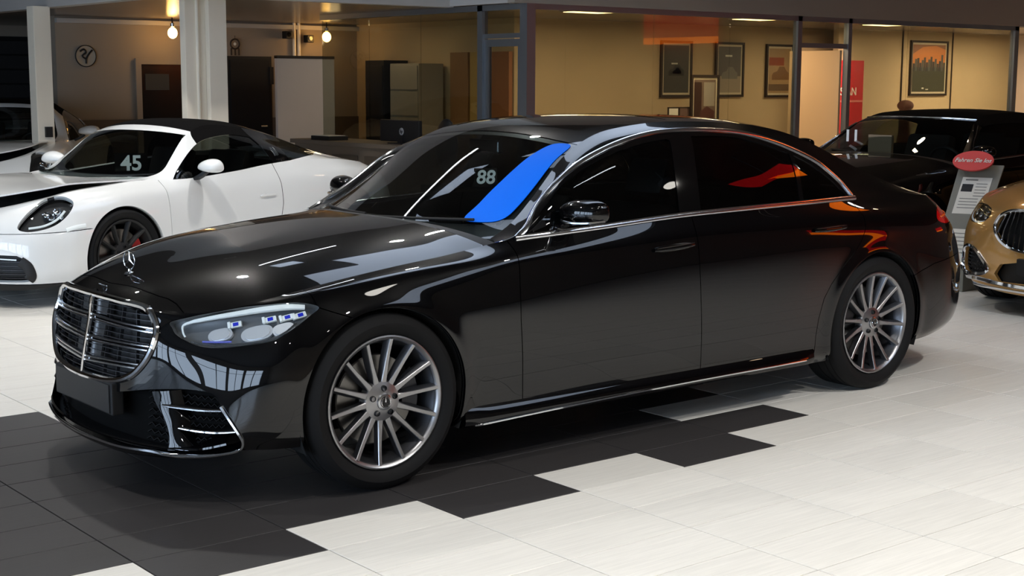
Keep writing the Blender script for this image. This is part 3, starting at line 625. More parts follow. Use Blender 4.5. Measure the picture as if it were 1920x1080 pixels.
def wheel(parent, cx, yface, out, front, spokes=14, R=.274, TR=.368, TW=.25, dark=False, mrim=None, mspoke=None, caliper=None, star=True, name='wheel', twin=False, cz=None):
    """wheel of tyre, rim, spokes, hub cap, brake; out = -1 for the y<0 side. Returns the part"""
    mrim = mrim or M_wheel; mspoke = mspoke or M_wheel; cz = TR if cz is None else cz
    o = out; Y = lambda d: yface-o*d                       # d = distance inboard of the wheel face
    t = MB().lathe([(R-.012, Y(.03)), (R+.004, Y(.012)), (R+.012, Y(.004)), (R+.03, Y(-.012)), (R+.055, Y(-.016)), (TR-.022, Y(-.006)), (TR-.008, Y(.006)), (TR-.001, Y(.022)), (TR-.0005, Y(.045)), (TR-.006, Y(.047)), (TR-.006, Y(.054)), (TR, Y(.056)),
            (TR, Y(.085)), (TR-.006, Y(.087)), (TR-.006, Y(.095)), (TR, Y(.097)), (TR, Y(.14)), (TR-.006, Y(.142)), (TR-.006, Y(.15)), (TR, Y(.152)), (TR-.001, Y(TW-.045)), (TR-.02, Y(TW-.02)), (R+.03, Y(TW-.01)), (R-.01, Y(TW-.04))], 72, 'y', (cx, 0, cz))
    w_ = t.build(name, M_rubber, parent, smooth='auto', label=None)
    rim = MB().lathe([(R-.02, Y(.05)), (R-.018, Y(.014)), (R-.012, Y(.004)), (R-.002, Y(-.002)), (R+.004, Y(.0)), (R+.006, Y(.008)), (R, Y(.02)), (R-.004, Y(.10))], 72, 'y', (cx, 0, cz)).build('rim_lip', mrim, w_, smooth='auto')
    MB().lathe([(R-.018, Y(.02)), (R-.03, Y(.045)), (R-.035, Y(.06)), (R-.03, Y(.064)), (R-.038, Y(.09)), (R-.045, Y(.2)), (R-.02, Y(TW-.03))], 64, 'y', (cx, 0, cz)).build('rim_barrel', M_dark if dark else M_wheelg, w_, smooth='auto')
    base = None
    r0, r1 = .062, R-.012
    for k in range(spokes):
        a = 2*PI*k/spokes+.11+(0 if front else .2)
        if base is None:
            # one spoke along +x in the wheel plane: face strip with deep sides
            V = []; F = []; n = 9
            for i in range(n):
                u_ = i/(n-1); r = r0+(r1-r0)*u_; h = .0078+.008*(1-u_)**3+.001*u_; dep = .02+.014*math.sin(PI*u_)*0+.004*u_; sk = .006*math.sin(PI*u_)
                d = .012+.016*(1-u_)**1.2-.014*u_**3+.004
                for (aa, dd) in ((-h, d+.002), (-h*.72, d-.001), (h*.72, d-.001), (h, d+.002), (h+.010*min(1, u_*2), d+.030), (-h-.002, d+.030)):
                    V.append((r, aa+0*sk, dd))
            for i in range(n-1):
                for q in range(6): F.append((i*6+q, i*6+(q+1) % 6, (i+1)*6+(q+1) % 6, (i+1)*6+q))
            base = (np.array(V), F)
        Vb, Fb = base; ca, sa = math.cos(a), math.sin(a)
        W = np.stack([cx+Vb[:, 0]*ca-Vb[:, 1]*sa, Y(Vb[:, 2]), cz+Vb[:, 0]*sa+Vb[:, 1]*ca], 1)
        me = MB().add(W, Fb).build('spoke', mspoke, w_, smooth='auto')
        if not dark:
            me.data.materials.append(M_wheelg)
            for p in me.data.polygons:
                if abs(p.normal.y) < .55 or p.normal.y*o < 0: p.material_index = 1
    b = MB().lathe([(.001, Y(.016)), (.04, Y(.016)), (.058, Y(.022)), (.082, Y(.030)), (.088, Y(.04)), (.088, Y(.07))], 48, 'y', (cx, 0, cz)); b.build('hub', mspoke, w_, smooth='auto')
    for k in range(5):
        a = 2*PI*k/5+.3; c = (cx+.056*math.cos(a), 0, cz+.056*math.sin(a))
        MB().lathe([(.0105, Y(.012)), (.0125, Y(.017)), (.0125, Y(.03)), (.001, Y(.0225)), ], 14, 'y', c).build('lug_recess', M_dark, w_, smooth=False)
    MB().lathe([(.001, Y(.006)), (.026, Y(.007)), (.034, Y(.010)), (.036, Y(.018))], 32, 'y', (cx, 0, cz)).build('hub_cap', M_dark if dark else M_satin, w_, smooth='auto')
    if star:
        MB().lathe([(.001, Y(.0055)), (.0245, Y(.0062))], 24, 'y', (cx, 0, cz)).build('cap_disc', M_dark, w_, smooth='auto')
        star_emblem(.021, .002, w_, 'star_emblem', Matrix.Translation((cx, Y(.004), cz)), M_chrome)
    MB().lathe([(.07, Y(.085)), (.185, Y(.085)), (.19, Y(.09)), (.19, Y(.115)), (.07, Y(.115))], 48, 'y', (cx, 0, cz)).build('brake_disc', M_disc, w_, smooth='auto')
    a0 = PI*.05 if front else PI*.8
    MB().lathe([(.12, Y(.062)), (.198, Y(.062)), (.203, Y(.07)), (.203, Y(.13)), (.12, Y(.13)), (.12, Y(.062))], 14, 'y', (cx, 0, cz), a0-.5, a0+.5).build('brake_caliper', caliper or M_cast, w_, smooth='auto')
    return w_
def wheel_well(parent, cx, ysgn, R, cz, y0, y1, name='wheel_liner'):
    MB().lathe([(R+.015, ysgn*y0), (R+.01, ysgn*(y0-.03)), (R, ysgn*y1), (.02, ysgn*y1)], 40, 'y', (cx, 0, cz), -.42, PI+.42).build(name, M_under, parent, smooth=False)

def build_saloon():
    car = empty('saloon_car', (0, 0, 0), 0, 'large glossy black luxury saloon with multi-spoke silver wheels in the foreground', 'car')
    PF = lambda poly: poly_sdf(poly, SF.ca, SF.cb); PG = lambda poly: poly_sdf(poly, SG.ca, SG.cb)
    archF = np.minimum(np.hypot(SF.V[:, 0], SF.V[:, 2]-AXZ), np.where(np.abs(SF.ca) < 1, 9, 9))-ARCH
    archR = np.hypot(SF.V[:, 0]-WB, SF.V[:, 2]-AXZ)-ARCH
    arch = np.minimum(np.where(SF.ca < 1, archF, 9), np.where(SF.ca > 2, archR, 9))
    g = .0022
    # outlines in the (u, z) chart of the body
    HL = catmull([(-1.098,.722),(-.963,.743),(-.76,.768),(-.558,.790),(-.396,.803),(-.314,.795),(-.284,.78),(-.332,.757),(-.413,.722),(-.505,.688),(-.582,.664),(-.748,.645),(-.897,.635),(-.99,.642),(-1.079,.672),(-1.10,.70)], 5, True)
    GRL = np.array([(-1.8,.782),(-1.6,.780),(-1.467,.777),(-1.35,.774),(-1.25,.766),(-1.21,.75),(-1.193,.715),(-1.197,.675),(-1.225,.62),(-1.265,.565),(-1.32,.51),(-1.38,.478),(-1.46,.46),(-1.6,.45),(-1.8,.446)])
    GRLc = catmull(GRL, 5); grp = np.concatenate([GRLc, [(-2.2, .446), (-2.2, .782)]])
    INT = np.array([(-1.8,.40),(-1.55,.405),(-1.414,.419),(-1.246,.452),(-1.10,.468),(-1.022,.470),(-.93,.466),(-.88,.45),(-.845,.412),(-.79,.365),(-.74,.32),(-.71,.282),(-.715,.255),(-.75,.238),(-.82,.226),(-.95,.214),(-1.11,.212),(-1.2,.214),(-1.38,.204),(-1.6,.203),(-1.8,.203)])
    INTc = catmull(INT, 5); intp = np.concatenate([INTc, [(-2.2, .203), (-2.2, .40)]])
    pH, pG, pI = PF(HL), PF(grp), PF(intp)
    BUMP = PF([(-2.2, 0), (.05, 0), (.05, .55), (-.13, .725), (-.174, .742), (-.284, .781), (-.3, .9), (-.6, .9), (-2.2, .9)])
    # ---- bumper with its openings
    m3 = cut(SF, [BUMP-g, -pG, -pH-g, -pI, arch]); m3 = add_flange(*m3, .035)
    fb = put('front_bumper', joinm(m3, mirror(*m3)), M_black, car)
    # dark inner shells behind every gap
    inner = cut(SF, [arch+.003, -pI-.0, -pG, -pH], -.016)
    put('inner_shell', joinm(inner, mirror(*inner)), M_under, car)
    # ---- wings, doors, quarters
    D1 = [(.70, 1.1), (.70, 1.0), (.692, .80), (.692, .642), (.704, .5), (.721, .315), (.728, .2), (.728, 0)]
    D2 = [(1.79, 1.1), (1.79, 1.04), (1.802, .8), (1.812, .634), (1.83, .45), (1.849, .256), (1.85, 0)]
    D3 = [(3.06, 1.1), (3.065, 1.052), (3.102, .96), (3.09, .89), (3.05, .835), (2.998, .782), (2.887, .70), (2.80, .62), (2.746, .547), (2.715, .44), (2.708, .35), (2.715, .2), (2.715, 0)]
    FEND = PF([(-.3, 1.1), (-.3, .79), (-.284, .781), (-.174, .742), (-.13, .725), (.05, .55), (.05, 0)]+D1[::-1])
    m3 = cut(SF, [FEND-g, arch, -pH-g]); m3f = add_flange(*m3, .03)
    DF = PF([(.70, 1.1)]+D1+D2[::-1]); DR = PF(D2+D3[::-1])
    low = SF.cb-.275
    mdf = add_flange(*cut(SF, [DF-g, low]), .02); mdr = add_flange(*cut(SF, [DR-g, low, arch]), .02)
    TL = catmull([(3.845, .90), (3.93, .95), (4.1, .962), (4.5, .955), (4.62, .90), (4.4, .868), (4.1, .862), (3.92, .868)], 4, True); pT = PF(TL)
    QP = PF(D3+[(5, 0), (5, 1.2), (3.06, 1.2)]); RB = PF([(2.9, -.1), (2.9, .5), (3.5, .60), (3.75, .655), (4.2, .69), (5, .7), (5, -.1)])
    mq = cut(SF, [QP-g, arch, -RB-g, -pT-g])
    mrb = add_flange(*cut(SF, [RB-g, arch, QP]), .03)
    # upper side: pillars and roof rail around the window opening
    DLO = catmull([(.74, .985), (.763, 1.001), (.861, 1.091), (1.111, 1.25), (1.377, 1.351), (1.65, 1.412), (1.918, 1.433), (2.322, 1.419), (2.64, 1.361), (2.918, 1.266), (3.03, 1.195), (3.09, 1.13), (3.115, 1.062)], 6)
    dlo = np.concatenate([DLO, [(3.115, .9), (.74, .9)]]); pD = PG(dlo)
    mg = cut(SG, [-pD])
    # wheel arch lips, side skirts
    WIN1 = catmull([(.83, 1.0), (.872, 1.072), (.95, 1.13), (1.102, 1.222), (1.365, 1.318), (1.621, 1.372), (1.80, 1.392)], 5)
    w1 = np.concatenate([WIN1, [(1.822, 1.385), (1.72, 1.058), (1.715, .9), (.83, .9)]])
    WIN2 = catmull([(1.985, 1.402), (2.294, 1.391), (2.52, 1.350), (2.715, 1.298)], 6)
    w2 = np.concatenate([WIN2, [(2.620, 1.06), (2.62, .9), (1.85, .9), (1.868, 1.06)]])
    WIN3 = catmull([(2.752, 1.287), (2.88, 1.232), (2.98, 1.165), (3.03, 1.11), (3.05, 1.07)], 5)
    w3 = np.concatenate([WIN3, [(3.052, .9), (2.655, .9), (2.657, 1.064)]])
    beltG = SG.cb-(np.repeat(GG[:, 0, 2], GG.shape[1])+.012)
    p1, p2, p3 = PG(w1), PG(w2), PG(w3)
    for s in (1, -1):
        sd = 'left' if s > 0 else 'right'
        f_ = side_put('front_wing', m3f, M_black, car, s)
        d1 = side_put('front_door', mdf, M_black, car, s); d2 = side_put('rear_door', mdr, M_black, car, s)
        qq = joinm(mq, mg); side_put('body_side_panel', qq, M_black, car, s)
        side_put('pillar_trim', add_flange(*cut(SG, [pD, -p1-.001, -p2-.001, -p3-.001, beltG]), .012), M_gloss, car, s)
        side_put('front_door_window', cut(SG, [p1, beltG], -.004), M_sideg, d1, s)
        side_put('rear_door_window', cut(SG, [p2, beltG], -.004), M_tint, d2, s)
        side_put('quarter_window', cut(SG, [p3, beltG], -.004), M_tint, car, s)
        # chrome round the side windows
        P, N = SG.path(DLO[2:], .002, 1, smooth=False); strip('window_chrome', P, N, flat_prof(.027, .008, .55), M_bright, car, s)
        uu = np.linspace(.735, 3.125, 60); P = np.array([GG[np.argmin(np.abs(GU-q)), 0] for q in uu]); P = gsmooth(P, 1.0); N = np.tile((0, -.93, .37), (60, 1))
        strip('waist_chrome', P+N*.004, N, flat_prof(.024, .008, .55), M_bright, car, s)
        # divider between rear door glass and quarter glass already in trim; door handles
        for (a0, a1, z0, z1), d in (((1.497, 1.764, .888, .900), d1), ((2.652, 2.921, .910, .914), d2)):
            P, N = SF.path([(a0+(a1-a0)*t, z0+(z1-z0)*t) for t in np.linspace(0, 1, 7)], .010, 3)
            sc = np.sin(np.linspace(.10, PI-.10, len(P)))**.35
            V, F = sweep(mpts(P, s), [(-.014, -.012), (.014, -.012), (.016, .000), (.010, .008), (0, .0105), (-.010, .008), (-.016, .000)], up=mpts(N, s), scale=sc)
            h = MB().add(V, F).build('door_handle', M_black, d, smooth='auto')
            P2, N2 = SF.path([(a0+.008+(a1-a0-.016)*t, z0+.006+(z1-z0)*t-.010*math.sin(PI*t)*0) for t in np.linspace(0, 1, 7)], .0185, 3)
            strip('handle_chrome', P2, N2, flat_prof(.005, .003), M_chrome, d, s, scale=sc)
        # tail lamp
        tl = side_put('tail_lamp', add_flange(*cut(SF, [pT-g], -.001), .02), M_redlens, car, s)
        P, N = SF.path([(3.90, .905), (4.0, .91), (4.15, .915), (4.3, .915)], .003, 4); strip('indicator_strip', P, N, flat_prof(.012, .003), M_amber, tl, s)
        # side skirt
        sk = MB(); xs = np.linspace(.40, 2.70, 36); secs = []
        for x in xs:
            e = 1-.0*x; ta = min(1, (x-.40)/.10)**.6*min(1, (2.70-x)/.06)**.5; k = .55+.45*ta
            secs.append([(-.935, .30), (-.948, .288), (-.962*k-.95*(1-k), .262), (-.972*k-.945*(1-k), .238+.004*math.sin(x)), (-.974*k-.945*(1-k), .225), (-.966*k-.94*(1-k), .208), (-.90, .185), (-.88, .20)])
        n = 8; V = [(x, y*s, z) for x, sec in zip(xs, secs) for y, z in sec]
        F = [(i*n+k, i*n+k+1, (i+1)*n+k+1, (i+1)*n+k) for i in range(len(xs)-1) for k in range(n-1)]
        F += [tuple(range(n)), tuple(range((len(xs)-1)*n, len(xs)*n))]
        skt = sk.add(V, F).build('side_skirt', M_black, car, smooth='auto')
        P = catmull([(.455, -.955, .205), (.50, -.968, .208), (.65, -.975, .214), (1.2, -.977, .226), (1.8, -.977, .232), (2.4, -.976, .232), (2.62, -.972, .232)], 6)
        strip('skirt_chrome', P, np.tile((0, -1, -.2), (len(P), 1)), flat_prof(.009, .004), M_chrome, skt, s)
        for cx in (0, WB): wheel_well(car, cx, -s, ARCH, AXZ, .945, .60)
        wheel(car, 0, -s*.952, -s, True); wheel(car, WB, -s*.955, -s, False, TW=.27)
        # ---- headlamp
        hl = side_put('headlamp', cut(SF, [pH], -.045), M_lampin, car, s)
        E = MB()
        # housing wall
        o3 = cut(SF, [pH]); wallV, wallF, wallN = o3; bE = boundary(wallF)
        uq, inv = np.unique(bE, return_inverse=True); inv = inv.reshape(-1, 2); nn = len(uq)
        VV = np.concatenate([wallV[uq], wallV[uq]-wallN[uq]*.045]); FF = np.stack([inv[:, 0], inv[:, 1], inv[:, 1]+nn, inv[:, 0]+nn], 1)
        mesh_obj('lamp_housing', mpts(VV, s), FF, M_lampin, hl, False)
        side_put('lamp_lens', cut(SF, [pH-.0015], 0.), M_lens, hl, s)
        P, N = SF.path([(-1.045, .672), (-1.052, .690), (-1.040, .712), (-.98, .726), (-.932, .733), (-.78, .754), (-.61, .774), (-.50, .786), (-.412, .792), (-.345, .789)], -.012, 6)
        k = np.linspace(0, 1, len(P)); strip('light_guide', P, N, flat_prof(.017, .006), M_white, hl, s, scale=.45+1.0*np.clip((k-.15)*1.6, 0, 1)-.35*np.clip((k-.85)*6, 0, 1))
        for (a, z, w_, h_) in ((-.86, .690, .10, .055), (-.655, .700, .13, .062), (-.50, .715, .09, .05)):
            c, n = SF.at(a, z, -.028); t = SF.at(a+.02, z+.003, -.028)[0]-SF.at(a-.02, z-.003, -.028)[0]; t /= np.linalg.norm(t); v = np.cross(n, t); v = -v if v[2] < 0 else v
            Mx = Matrix(((t[0], v[0], n[0], c[0]), (t[1], v[1], n[1], c[1]), (t[2], v[2], n[2], c[2]), (0, 0, 0, 1)))
            b = MB(); prof = [(w_/2*math.cos(q)*(abs(math.cos(q))**-.35 if abs(math.cos(q)) > .05 else 0), h_/2*math.sin(q)) for q in np.linspace(0, 2*PI, 25)[:-1]]
            b.prism(prof, -.012, .003, 'z', Mx); b.prism([(x*.8, y*.8) for x, y in prof], .003, .008, 'z', Mx)
            b.V = [(x, y*s, z_) for x, y, z_ in b.V]; b.build('reflector_bowl', M_bowl, hl, smooth='auto')
        for (a, z) in ((-.76, .725), (-.56, .748), (-.46, .756), (-.385, .762)):
            c, n = SF.at(a, z, -.022); t = SF.at(a+.02, z+.003, -.022)[0]-SF.at(a-.02, z-.003, -.022)[0]; t /= np.linalg.norm(t); v = np.cross(n, t); v = -v if v[2] < 0 else v
            Mx = Matrix(((t[0], v[0], n[0], c[0]), (t[1], v[1], n[1], c[1]), (t[2], v[2], n[2], c[2]), (0, 0, 0, 1)))
            b = MB(); b.box((-.030, -.011, -.01), (-.018, .016, .008), Mx, .003); b.box((-.018, -.010, -.01), (.026, .012, .004), Mx, .002); b.V = [(x, y*s, z_) for x, y, z_ in b.V]; b.build('led_module', M_white, hl)
            b = MB(); b.box((-.008, -.006, .003), (.014, .008, .0065), Mx, .001); b.V = [(x, y*s, z_) for x, y, z_ in b.V]; b.build('led_lens', mat('blue_lens', (40, 50, 190), .1), hl)
        P, N = SF.path([(-1.02, .655), (-.95, .648), (-.85, .648), (-.748, .655), (-.6, .671), (-.5, .698), (-.42, .732)], -.014, 5); strip('lower_trim', P, N, flat_prof(.009, .004), M_chrome, hl, s)
        P, N = SF.path([(-.96, .660), (-.88, .661), (-.80, .664)], -.018, 5); strip('indicator_bar', P, N, flat_prof(.007, .004), mat('blue_tint', (110, 116, 200), .2), hl, s)
        # ---- mirror
        mb = MB(); n = 14; rings = []
        ys = [(-.865, .35), (-.88, .60), (-.91, .82), (-.96, .97), (-1.02, 1.0), (-1.06, .95), (-1.085, .80), (-1.098, .55), (-1.102, .2)]
        for yy, k in ys:
            xc = 1.03+.045*((-yy-.865)/.237); zc = 1.093-.004*k
            ring = []
            for q in range(n):
                a = 2*PI*q/n; cx_, cz_ = math.cos(a), math.sin(a)
                rx = .085 if cx_ < 0 else .035; rz = .064 if cz_ > 0 else .050
                ring.append((xc+rx*k*abs(cx_)**.8*np.sign(cx_), s*yy, zc+rz*k*abs(cz_)**.8*np.sign(cz_)))
            rings.append(ring)
        V = [p for r in rings for p in r]; F = [(i*n+q, i*n+(q+1) % n, (i+1)*n+(q+1) % n, (i+1)*n+q) for i in range(len(ys)-1) for q in range(n)]+[tuple(range(n)), tuple(range((len(ys)-1)*n, len(ys)*n))]
        mir = mb.add(V, F).build('door_mirror', M_black, car, smooth=True)
        md = mir.modifiers.new('s', 'SUBSURF'); md.levels = md.render_levels = 2
        P = catmull([(.985, s*-.895, 1.056), (.958, s*-.94, 1.054), (.955, s*-1.0, 1.052), (.972, s*-1.05, 1.053), (1.0, s*-1.083, 1.056), (1.06, s*-1.102, 1.06)], 6)
        V, F = sweep(P, flat_prof(.010, .004), up=np.tile((-.8, s*-.5, 0), (len(P), 1))); MB().add(V, F).build('mirror_trim', M_satin, mir, smooth='auto')
        st = MB(); V, F = sweep(catmull([(.93, s*-.835, 1.005), (.985, s*-.875, 1.02), (1.02, s*-.93, 1.045), (1.03, s*-.97, 1.062)], 5), [(-.05, -.014), (.035, -.014), (.05, 0), (.03, .014), (-.04, .014), (-.055, 0)], up=(0, 0, 1)); st.add(V, F).build('mirror_stalk', M_gloss, mir, smooth='auto')
        MB().prism([(.80, 1.0), (.93, 1.006), (.945, 1.09), (.915, 1.075)], s*-.862, s*-.872, 'y').build('mirror_sail', M_gloss, mir)
    # ---- grille
    full = np.concatenate([[(u_, z) for u_, z in GRLc], ]); P, N = SF.path(full, .004, 1, smooth=False)
    P2 = np.concatenate([P, (mpts(P, -1))[::-1][1:-1]]); N2 = np.concatenate([N, (mpts(N, -1))[::-1][1:-1]])
    gr = None
    V, F = sweep(P2, [(-.013, -.02), (.013, -.02), (.015, 0), (.009, .009), (0, .012), (-.009, .009), (-.015, 0)], closed=True, up=N2)
    gr = MB().add(V, F).build('radiator_grille', M_chrome, car, smooth='auto')
    bk = cut(SF, [pG-.002], -.055); put('grille_backing', joinm(bk, mirror(*bk)), mat('grille_black', (7, 7, 8), .6), gr)
    def gpath(z0, z1, z2, off, u0=-1.79, u1=None):
        """bar across the grille: z0 at the middle, z2 at the rim"""
        for uu in np.linspace(-1.17, -1.7, 200):
            zz = z0+(z1-z0)*min(1, (uu+1.8)/.3)+(z2-z1)*max(0, (uu+1.5)/.3)
            if poly_sdf(grp, [uu], [zz])[0] > .004: break
        us_ = np.linspace(-1.8, uu, 16); pts = [(q, z0+(z1-z0)*min(1, (q+1.8)/.3)+(z2-z1)*max(0, (q+1.5)/.3)) for q in us_]
        P, N = SF.path(pts, off, 1, smooth=False); P[0, 1] = 0
        return np.concatenate([mpts(P, -1)[::-1], P[1:]]), np.concatenate([mpts(N, -1)[::-1], N[1:]])
    for z0, z2 in ((.690, .683), (.601, .614), (.516, .540)):
        for dz in (.008, -.008):
            P, N = gpath(z0+dz, z0+dz+(z2-z0)*.5, z2+dz, -.004); strip('grille_bar', P, N, flat_prof(.0095, .008, .5), M_bright, gr)
        P, N = gpath(z0, z0+(z2-z0)*.5, z2, -.010); strip('bar_core', P, N, flat_prof(.012, .004), M_gloss, gr)
    for z0 in (.757, .735, .713, .668, .646, .624, .579, .558, .537, .494, .474):
        P, N = gpath(z0, z0+.002, z0+.006, -.022); strip('grille_slat', P, N, flat_prof(.0035, .012), M_cast, gr)
    for a in (-1.60, -1.47, -1.34):
        for s in (1, -1):
            zs = [z for z in np.linspace(.44, .79, 60) if poly_sdf(grp, [a], [z])[0] > .012]
            P, N = SF.path([(a+.06*(.62-z), z) for z in np.linspace(zs[0], zs[-1], 8)], -.024, 1, smooth=False); strip('grille_rib', P, N, flat_prof(.003, .010), M_cast, gr, s)
    Vp, Np = SF.path([(-1.799, z) for z in np.linspace(.45, .778, 16)], .000, 1, smooth=False); Vp[:, 1] = 0
    strip('centre_bar', Vp, Np, flat_prof(.012, .010), M_chrome, gr)
    for s in (1, -1):                                      # sensor covers either side of the middle bar
        for (z0, z1) in ((.704, .765), (.616, .676), (.532, .588)):
            P = [SF.at(a, z, -.014)[0] for a, z in ((-1.772, z0), (-1.64, z0+.002), (-1.635, z1+.002), (-1.770, z1))]; B_ = [SF.at(a, z, -.024)[0] for a, z in ((-1.772, z0), (-1.64, z0+.002), (-1.635, z1+.002), (-1.770, z1))]
            MB().add(mpts(P+B_, s), [(0, 1, 2, 3), (4, 7, 6, 5), (0, 4, 5, 1), (1, 5, 6, 2), (2, 6, 7, 3), (3, 7, 4, 0)]).build('sensor_cover', mat('sensor_grey', (58, 58, 58), .18), gr)
    # ---- lower intake: mesh backing, plate, vanes, fins, chrome lip
    bk = cut(SF, [pI-.001], -.075); io = put('lower_intake', joinm(bk, mirror(*bk)), mat('intake_black', (4, 4, 4), .8, spec=.1), car)
    for s in (1, -1):
        for pts in ([(-1.181, .394), (-1.06, .393), (-.95, .392), (-.84, .395)], [(-1.075, .314), (-.96, .310), (-.85, .310), (-.752, .316)]):
            P, N = SF.path(pts, -.004, 6); strip('intake_fin', P, N, [(-.004, -.05), (.004, -.05), (.005, .002), (0, .006), (-.005, .002)], M_dark, io, s)
            P, N = SF.path(pts, .003, 6); strip('fin_chrome', P, N, flat_prof(.0075, .004), M_chrome, io, s, scale=.35+.65*np.clip(np.linspace(0, 3, len(P)), 0, 1))
        # curved air vane
        a0 = [(-1.235, .445), (-1.215, .40), (-1.165, .34), (-1.125, .28), (-1.115, .222)]; a1 = [(-1.12, .455), (-1.10, .40), (-1.07, .35), (-1.03, .29), (-.955, .236)]
        A0 = catmull(a0, 5); A1 = catmull(a1, 5); rows = []
        for p, q in zip(A0, A1):
            row = []
            for t in np.linspace(0, 1, 7):
                row.append(SF.at(p[0]+(q[0]-p[0])*t, p[1]+(q[1]-p[1])*t, -.002-.05*t**2)[0])
            rows.append(row)
        nr, nc = len(rows), 7; V = [v for r in rows for v in r]; F = [(i*nc+j, i*nc+j+1, (i+1)*nc+j+1, (i+1)*nc+j) for i in range(nr-1) for j in range(nc-1)]
        MB().add(mpts(V, s), F).build('intake_vane', M_black, io, smooth=True)
        # honeycomb mesh
        b = MB()
        for r_ in range(9):
            P, N = SF.path([(-1.30+.02*i, .225+.026*r_+(.006 if i % 2 else -.006)) for i in range(24)], -.06, 1, smooth=False); keep = [poly_sdf(intp, [-1.30+.02*i], [.225+.026*r_])[0] > .004 for i in range(24)]
            idx = [i for i in range(24) if keep[i]]
            if len(idx) > 2: V, F = sweep(mpts(P[idx], s), flat_prof(.005, .006), up=mpts(N[idx], s)); b.add(V, F)
        b.build('intake_mesh', mat('mesh_black', (9, 9, 10), .7, spec=.2), io)
        # chrome outline of the outer intake
    P, N = SF.path([(-.845, .412), (-.79, .362), (-.745, .32), (-.712, .282), (-.716, .253), (-.75, .236), (-.82, .224), (-.95, .212), (-1.11, .209), (-1.2, .211), (-1.38, .200), (-1.6, .198), (-1.7, .197), (-1.799, .197)], .004, 6); P[-1, 1] = 0
    P2 = np.concatenate([P, mpts(P, -1)[::-1][1:]]); N2 = np.concatenate([N, mpts(N, -1)[::-1][1:]])
    strip('lip_chrome', P2, N2, flat_prof(.012, .007), M_chrome, fb)
    P, N = SF.path([(-.80, .26), (-.95, .236), (-1.11, .232), (-1.3, .226), (-1.6, .222), (-1.799, .222)], -.05, 6); P[-1, 1] = 0
    P2 = np.concatenate([P, mpts(P, -1)[::-1][1:]]); N2 = np.concatenate([N, mpts(N, -1)[::-1][1:]]); strip('splitter_lip', P2, N2, [(-.006, -.03), (.006, -.03), (.006, .045), (0, .05), (-.006, .045)], M_gloss, fb)
    MB().box((-.893, -.295, .318), (-.84, .295, .450), None, .006).build('plate_holder', M_dark, fb); MB().box((-.899, -.275, .325), (-.893, .275, .443), None, .003).build('number_plate', mat('blank_plate', (26, 26, 27), .5), fb)
    # ---- bonnet, nose panel
    plan = lambda poly: poly_sdf(poly, SH.V[:, 0], np.abs(SH.V[:, 1]))
    NL = [(-.757, -.3), (-.757, 0), (-.752, .12), (-.737, .31), (-.722, .39), (-.704, .444), (-.695, .50), (-.70, .62)]
    hp = plan(NL+[(-.6, 1.2), (.9, 1.2), (.9, -.3)]); rear = .60-SH.ca
    m3 = add_flange(*cut(SH, [hp-g, rear]), .012); bon = put('bonnet', joinm(m3, mirror(*m3)), M_black, car)
    m3 = add_flange(*cut(SH, [-hp-g]), .012); put('nose_panel', joinm(m3, mirror(*m3)), M_black, car)
    inn = cut(SH, [SH.ca*0+1], -.02); put('inner_bonnet', joinm(inn, mirror(*inn)), M_under, bon)
    m3 = cut(SH, [-rear-g]); put('cowl_panel', joinm(m3, mirror(*m3)), M_dark, car)
    zs = np.interp(-.667, HCX, HCZ)
    st = star_emblem(.040, .0026, car, 'bonnet_star', Matrix.Translation((-.667, 0, zs+.056)) @ Matrix.Rotation(math.radians(-80), 4, 'Z'), M_chrome)
    MB().lathe([(.001, .018), (.006, .018), (.007, .008), (.02, .003), (.024, -.004)], 20, 'z', (-.667, 0, zs)).build('star_base', M_chrome, st, smooth='auto')
    nb = Matrix.Translation((-.783, 0, np.interp(-.783, HCX, HCZ)+.004)) @ Matrix.Rotation(math.radians(90), 4, 'Z') @ Matrix.Rotation(math.radians(-65), 4, 'X')
    star_emblem(.022, .002, car, 'nose_badge', nb, M_chrome)
    # ---- windscreen, roof, rear window, boot
    hdr = ST.ca-(1.385-.115*(ST.cb/.62)**2); bkl = (3.0+.03*(ST.cb/.6)**2)-ST.ca
    ws = cut(ST, [-hdr-.002]); wsc = put('windscreen', joinm(ws, mirror(*ws)), M_screen, car)
    edgeT = ST.cb-(np.repeat(np.abs(GT[:, 0, 1]), GT.shape[1])-.035)
    fr = cut(ST, [-hdr-.002, np.maximum(edgeT, np.maximum(.74-ST.ca, hdr+.035))], -.004); put('screen_border', joinm(fr, mirror(*fr)), mat('frit_black', (5, 5, 5), .35), wsc)
    p_f = poly_sdf([(1.47, -.6), (1.47, .30), (1.44, .50), (2.02, .515), (2.02, -.6)], ST.ca, ST.cb); p_r = poly_sdf([(2.06, -.6), (2.06, .515), (2.82, .50), (2.85, .3), (2.86, -.6)], ST.ca, ST.cb)
    rf = cut(ST, [hdr-.002, bkl-.002, -p_f, -p_r]); roof = put('roof', joinm(rf, mirror(*rf)), M_black, car)
    for pp in (p_f, p_r):
        q = add_flange(*cut(ST, [pp-.003], -.0015), .01); q = cut(ST, [pp-.003], -.0015); put('sunroof_panel', joinm(q, mirror(*q)), M_gloss, roof)
    rw = cut(ST, [-bkl-.002, 3.74-ST.ca]); put('rear_window', joinm(rw, mirror(*rw)), M_tint, car)
    rwf = cut(ST, [ST.ca-3.74]); put('rear_deck_trim', joinm(rwf, mirror(*rwf)), M_black, car)
    DS = (SU >= 3.4); DE = GF[DS, -1]; dcx = np.interp(SU[DS], [3.4, 4.8], [3.6, 4.20]); dcz = np.interp(dcx, [3.6, 3.9, 4.2], [1.09, 1.065, 1.03])
    GD = np.zeros((DS.sum(), 25, 3))
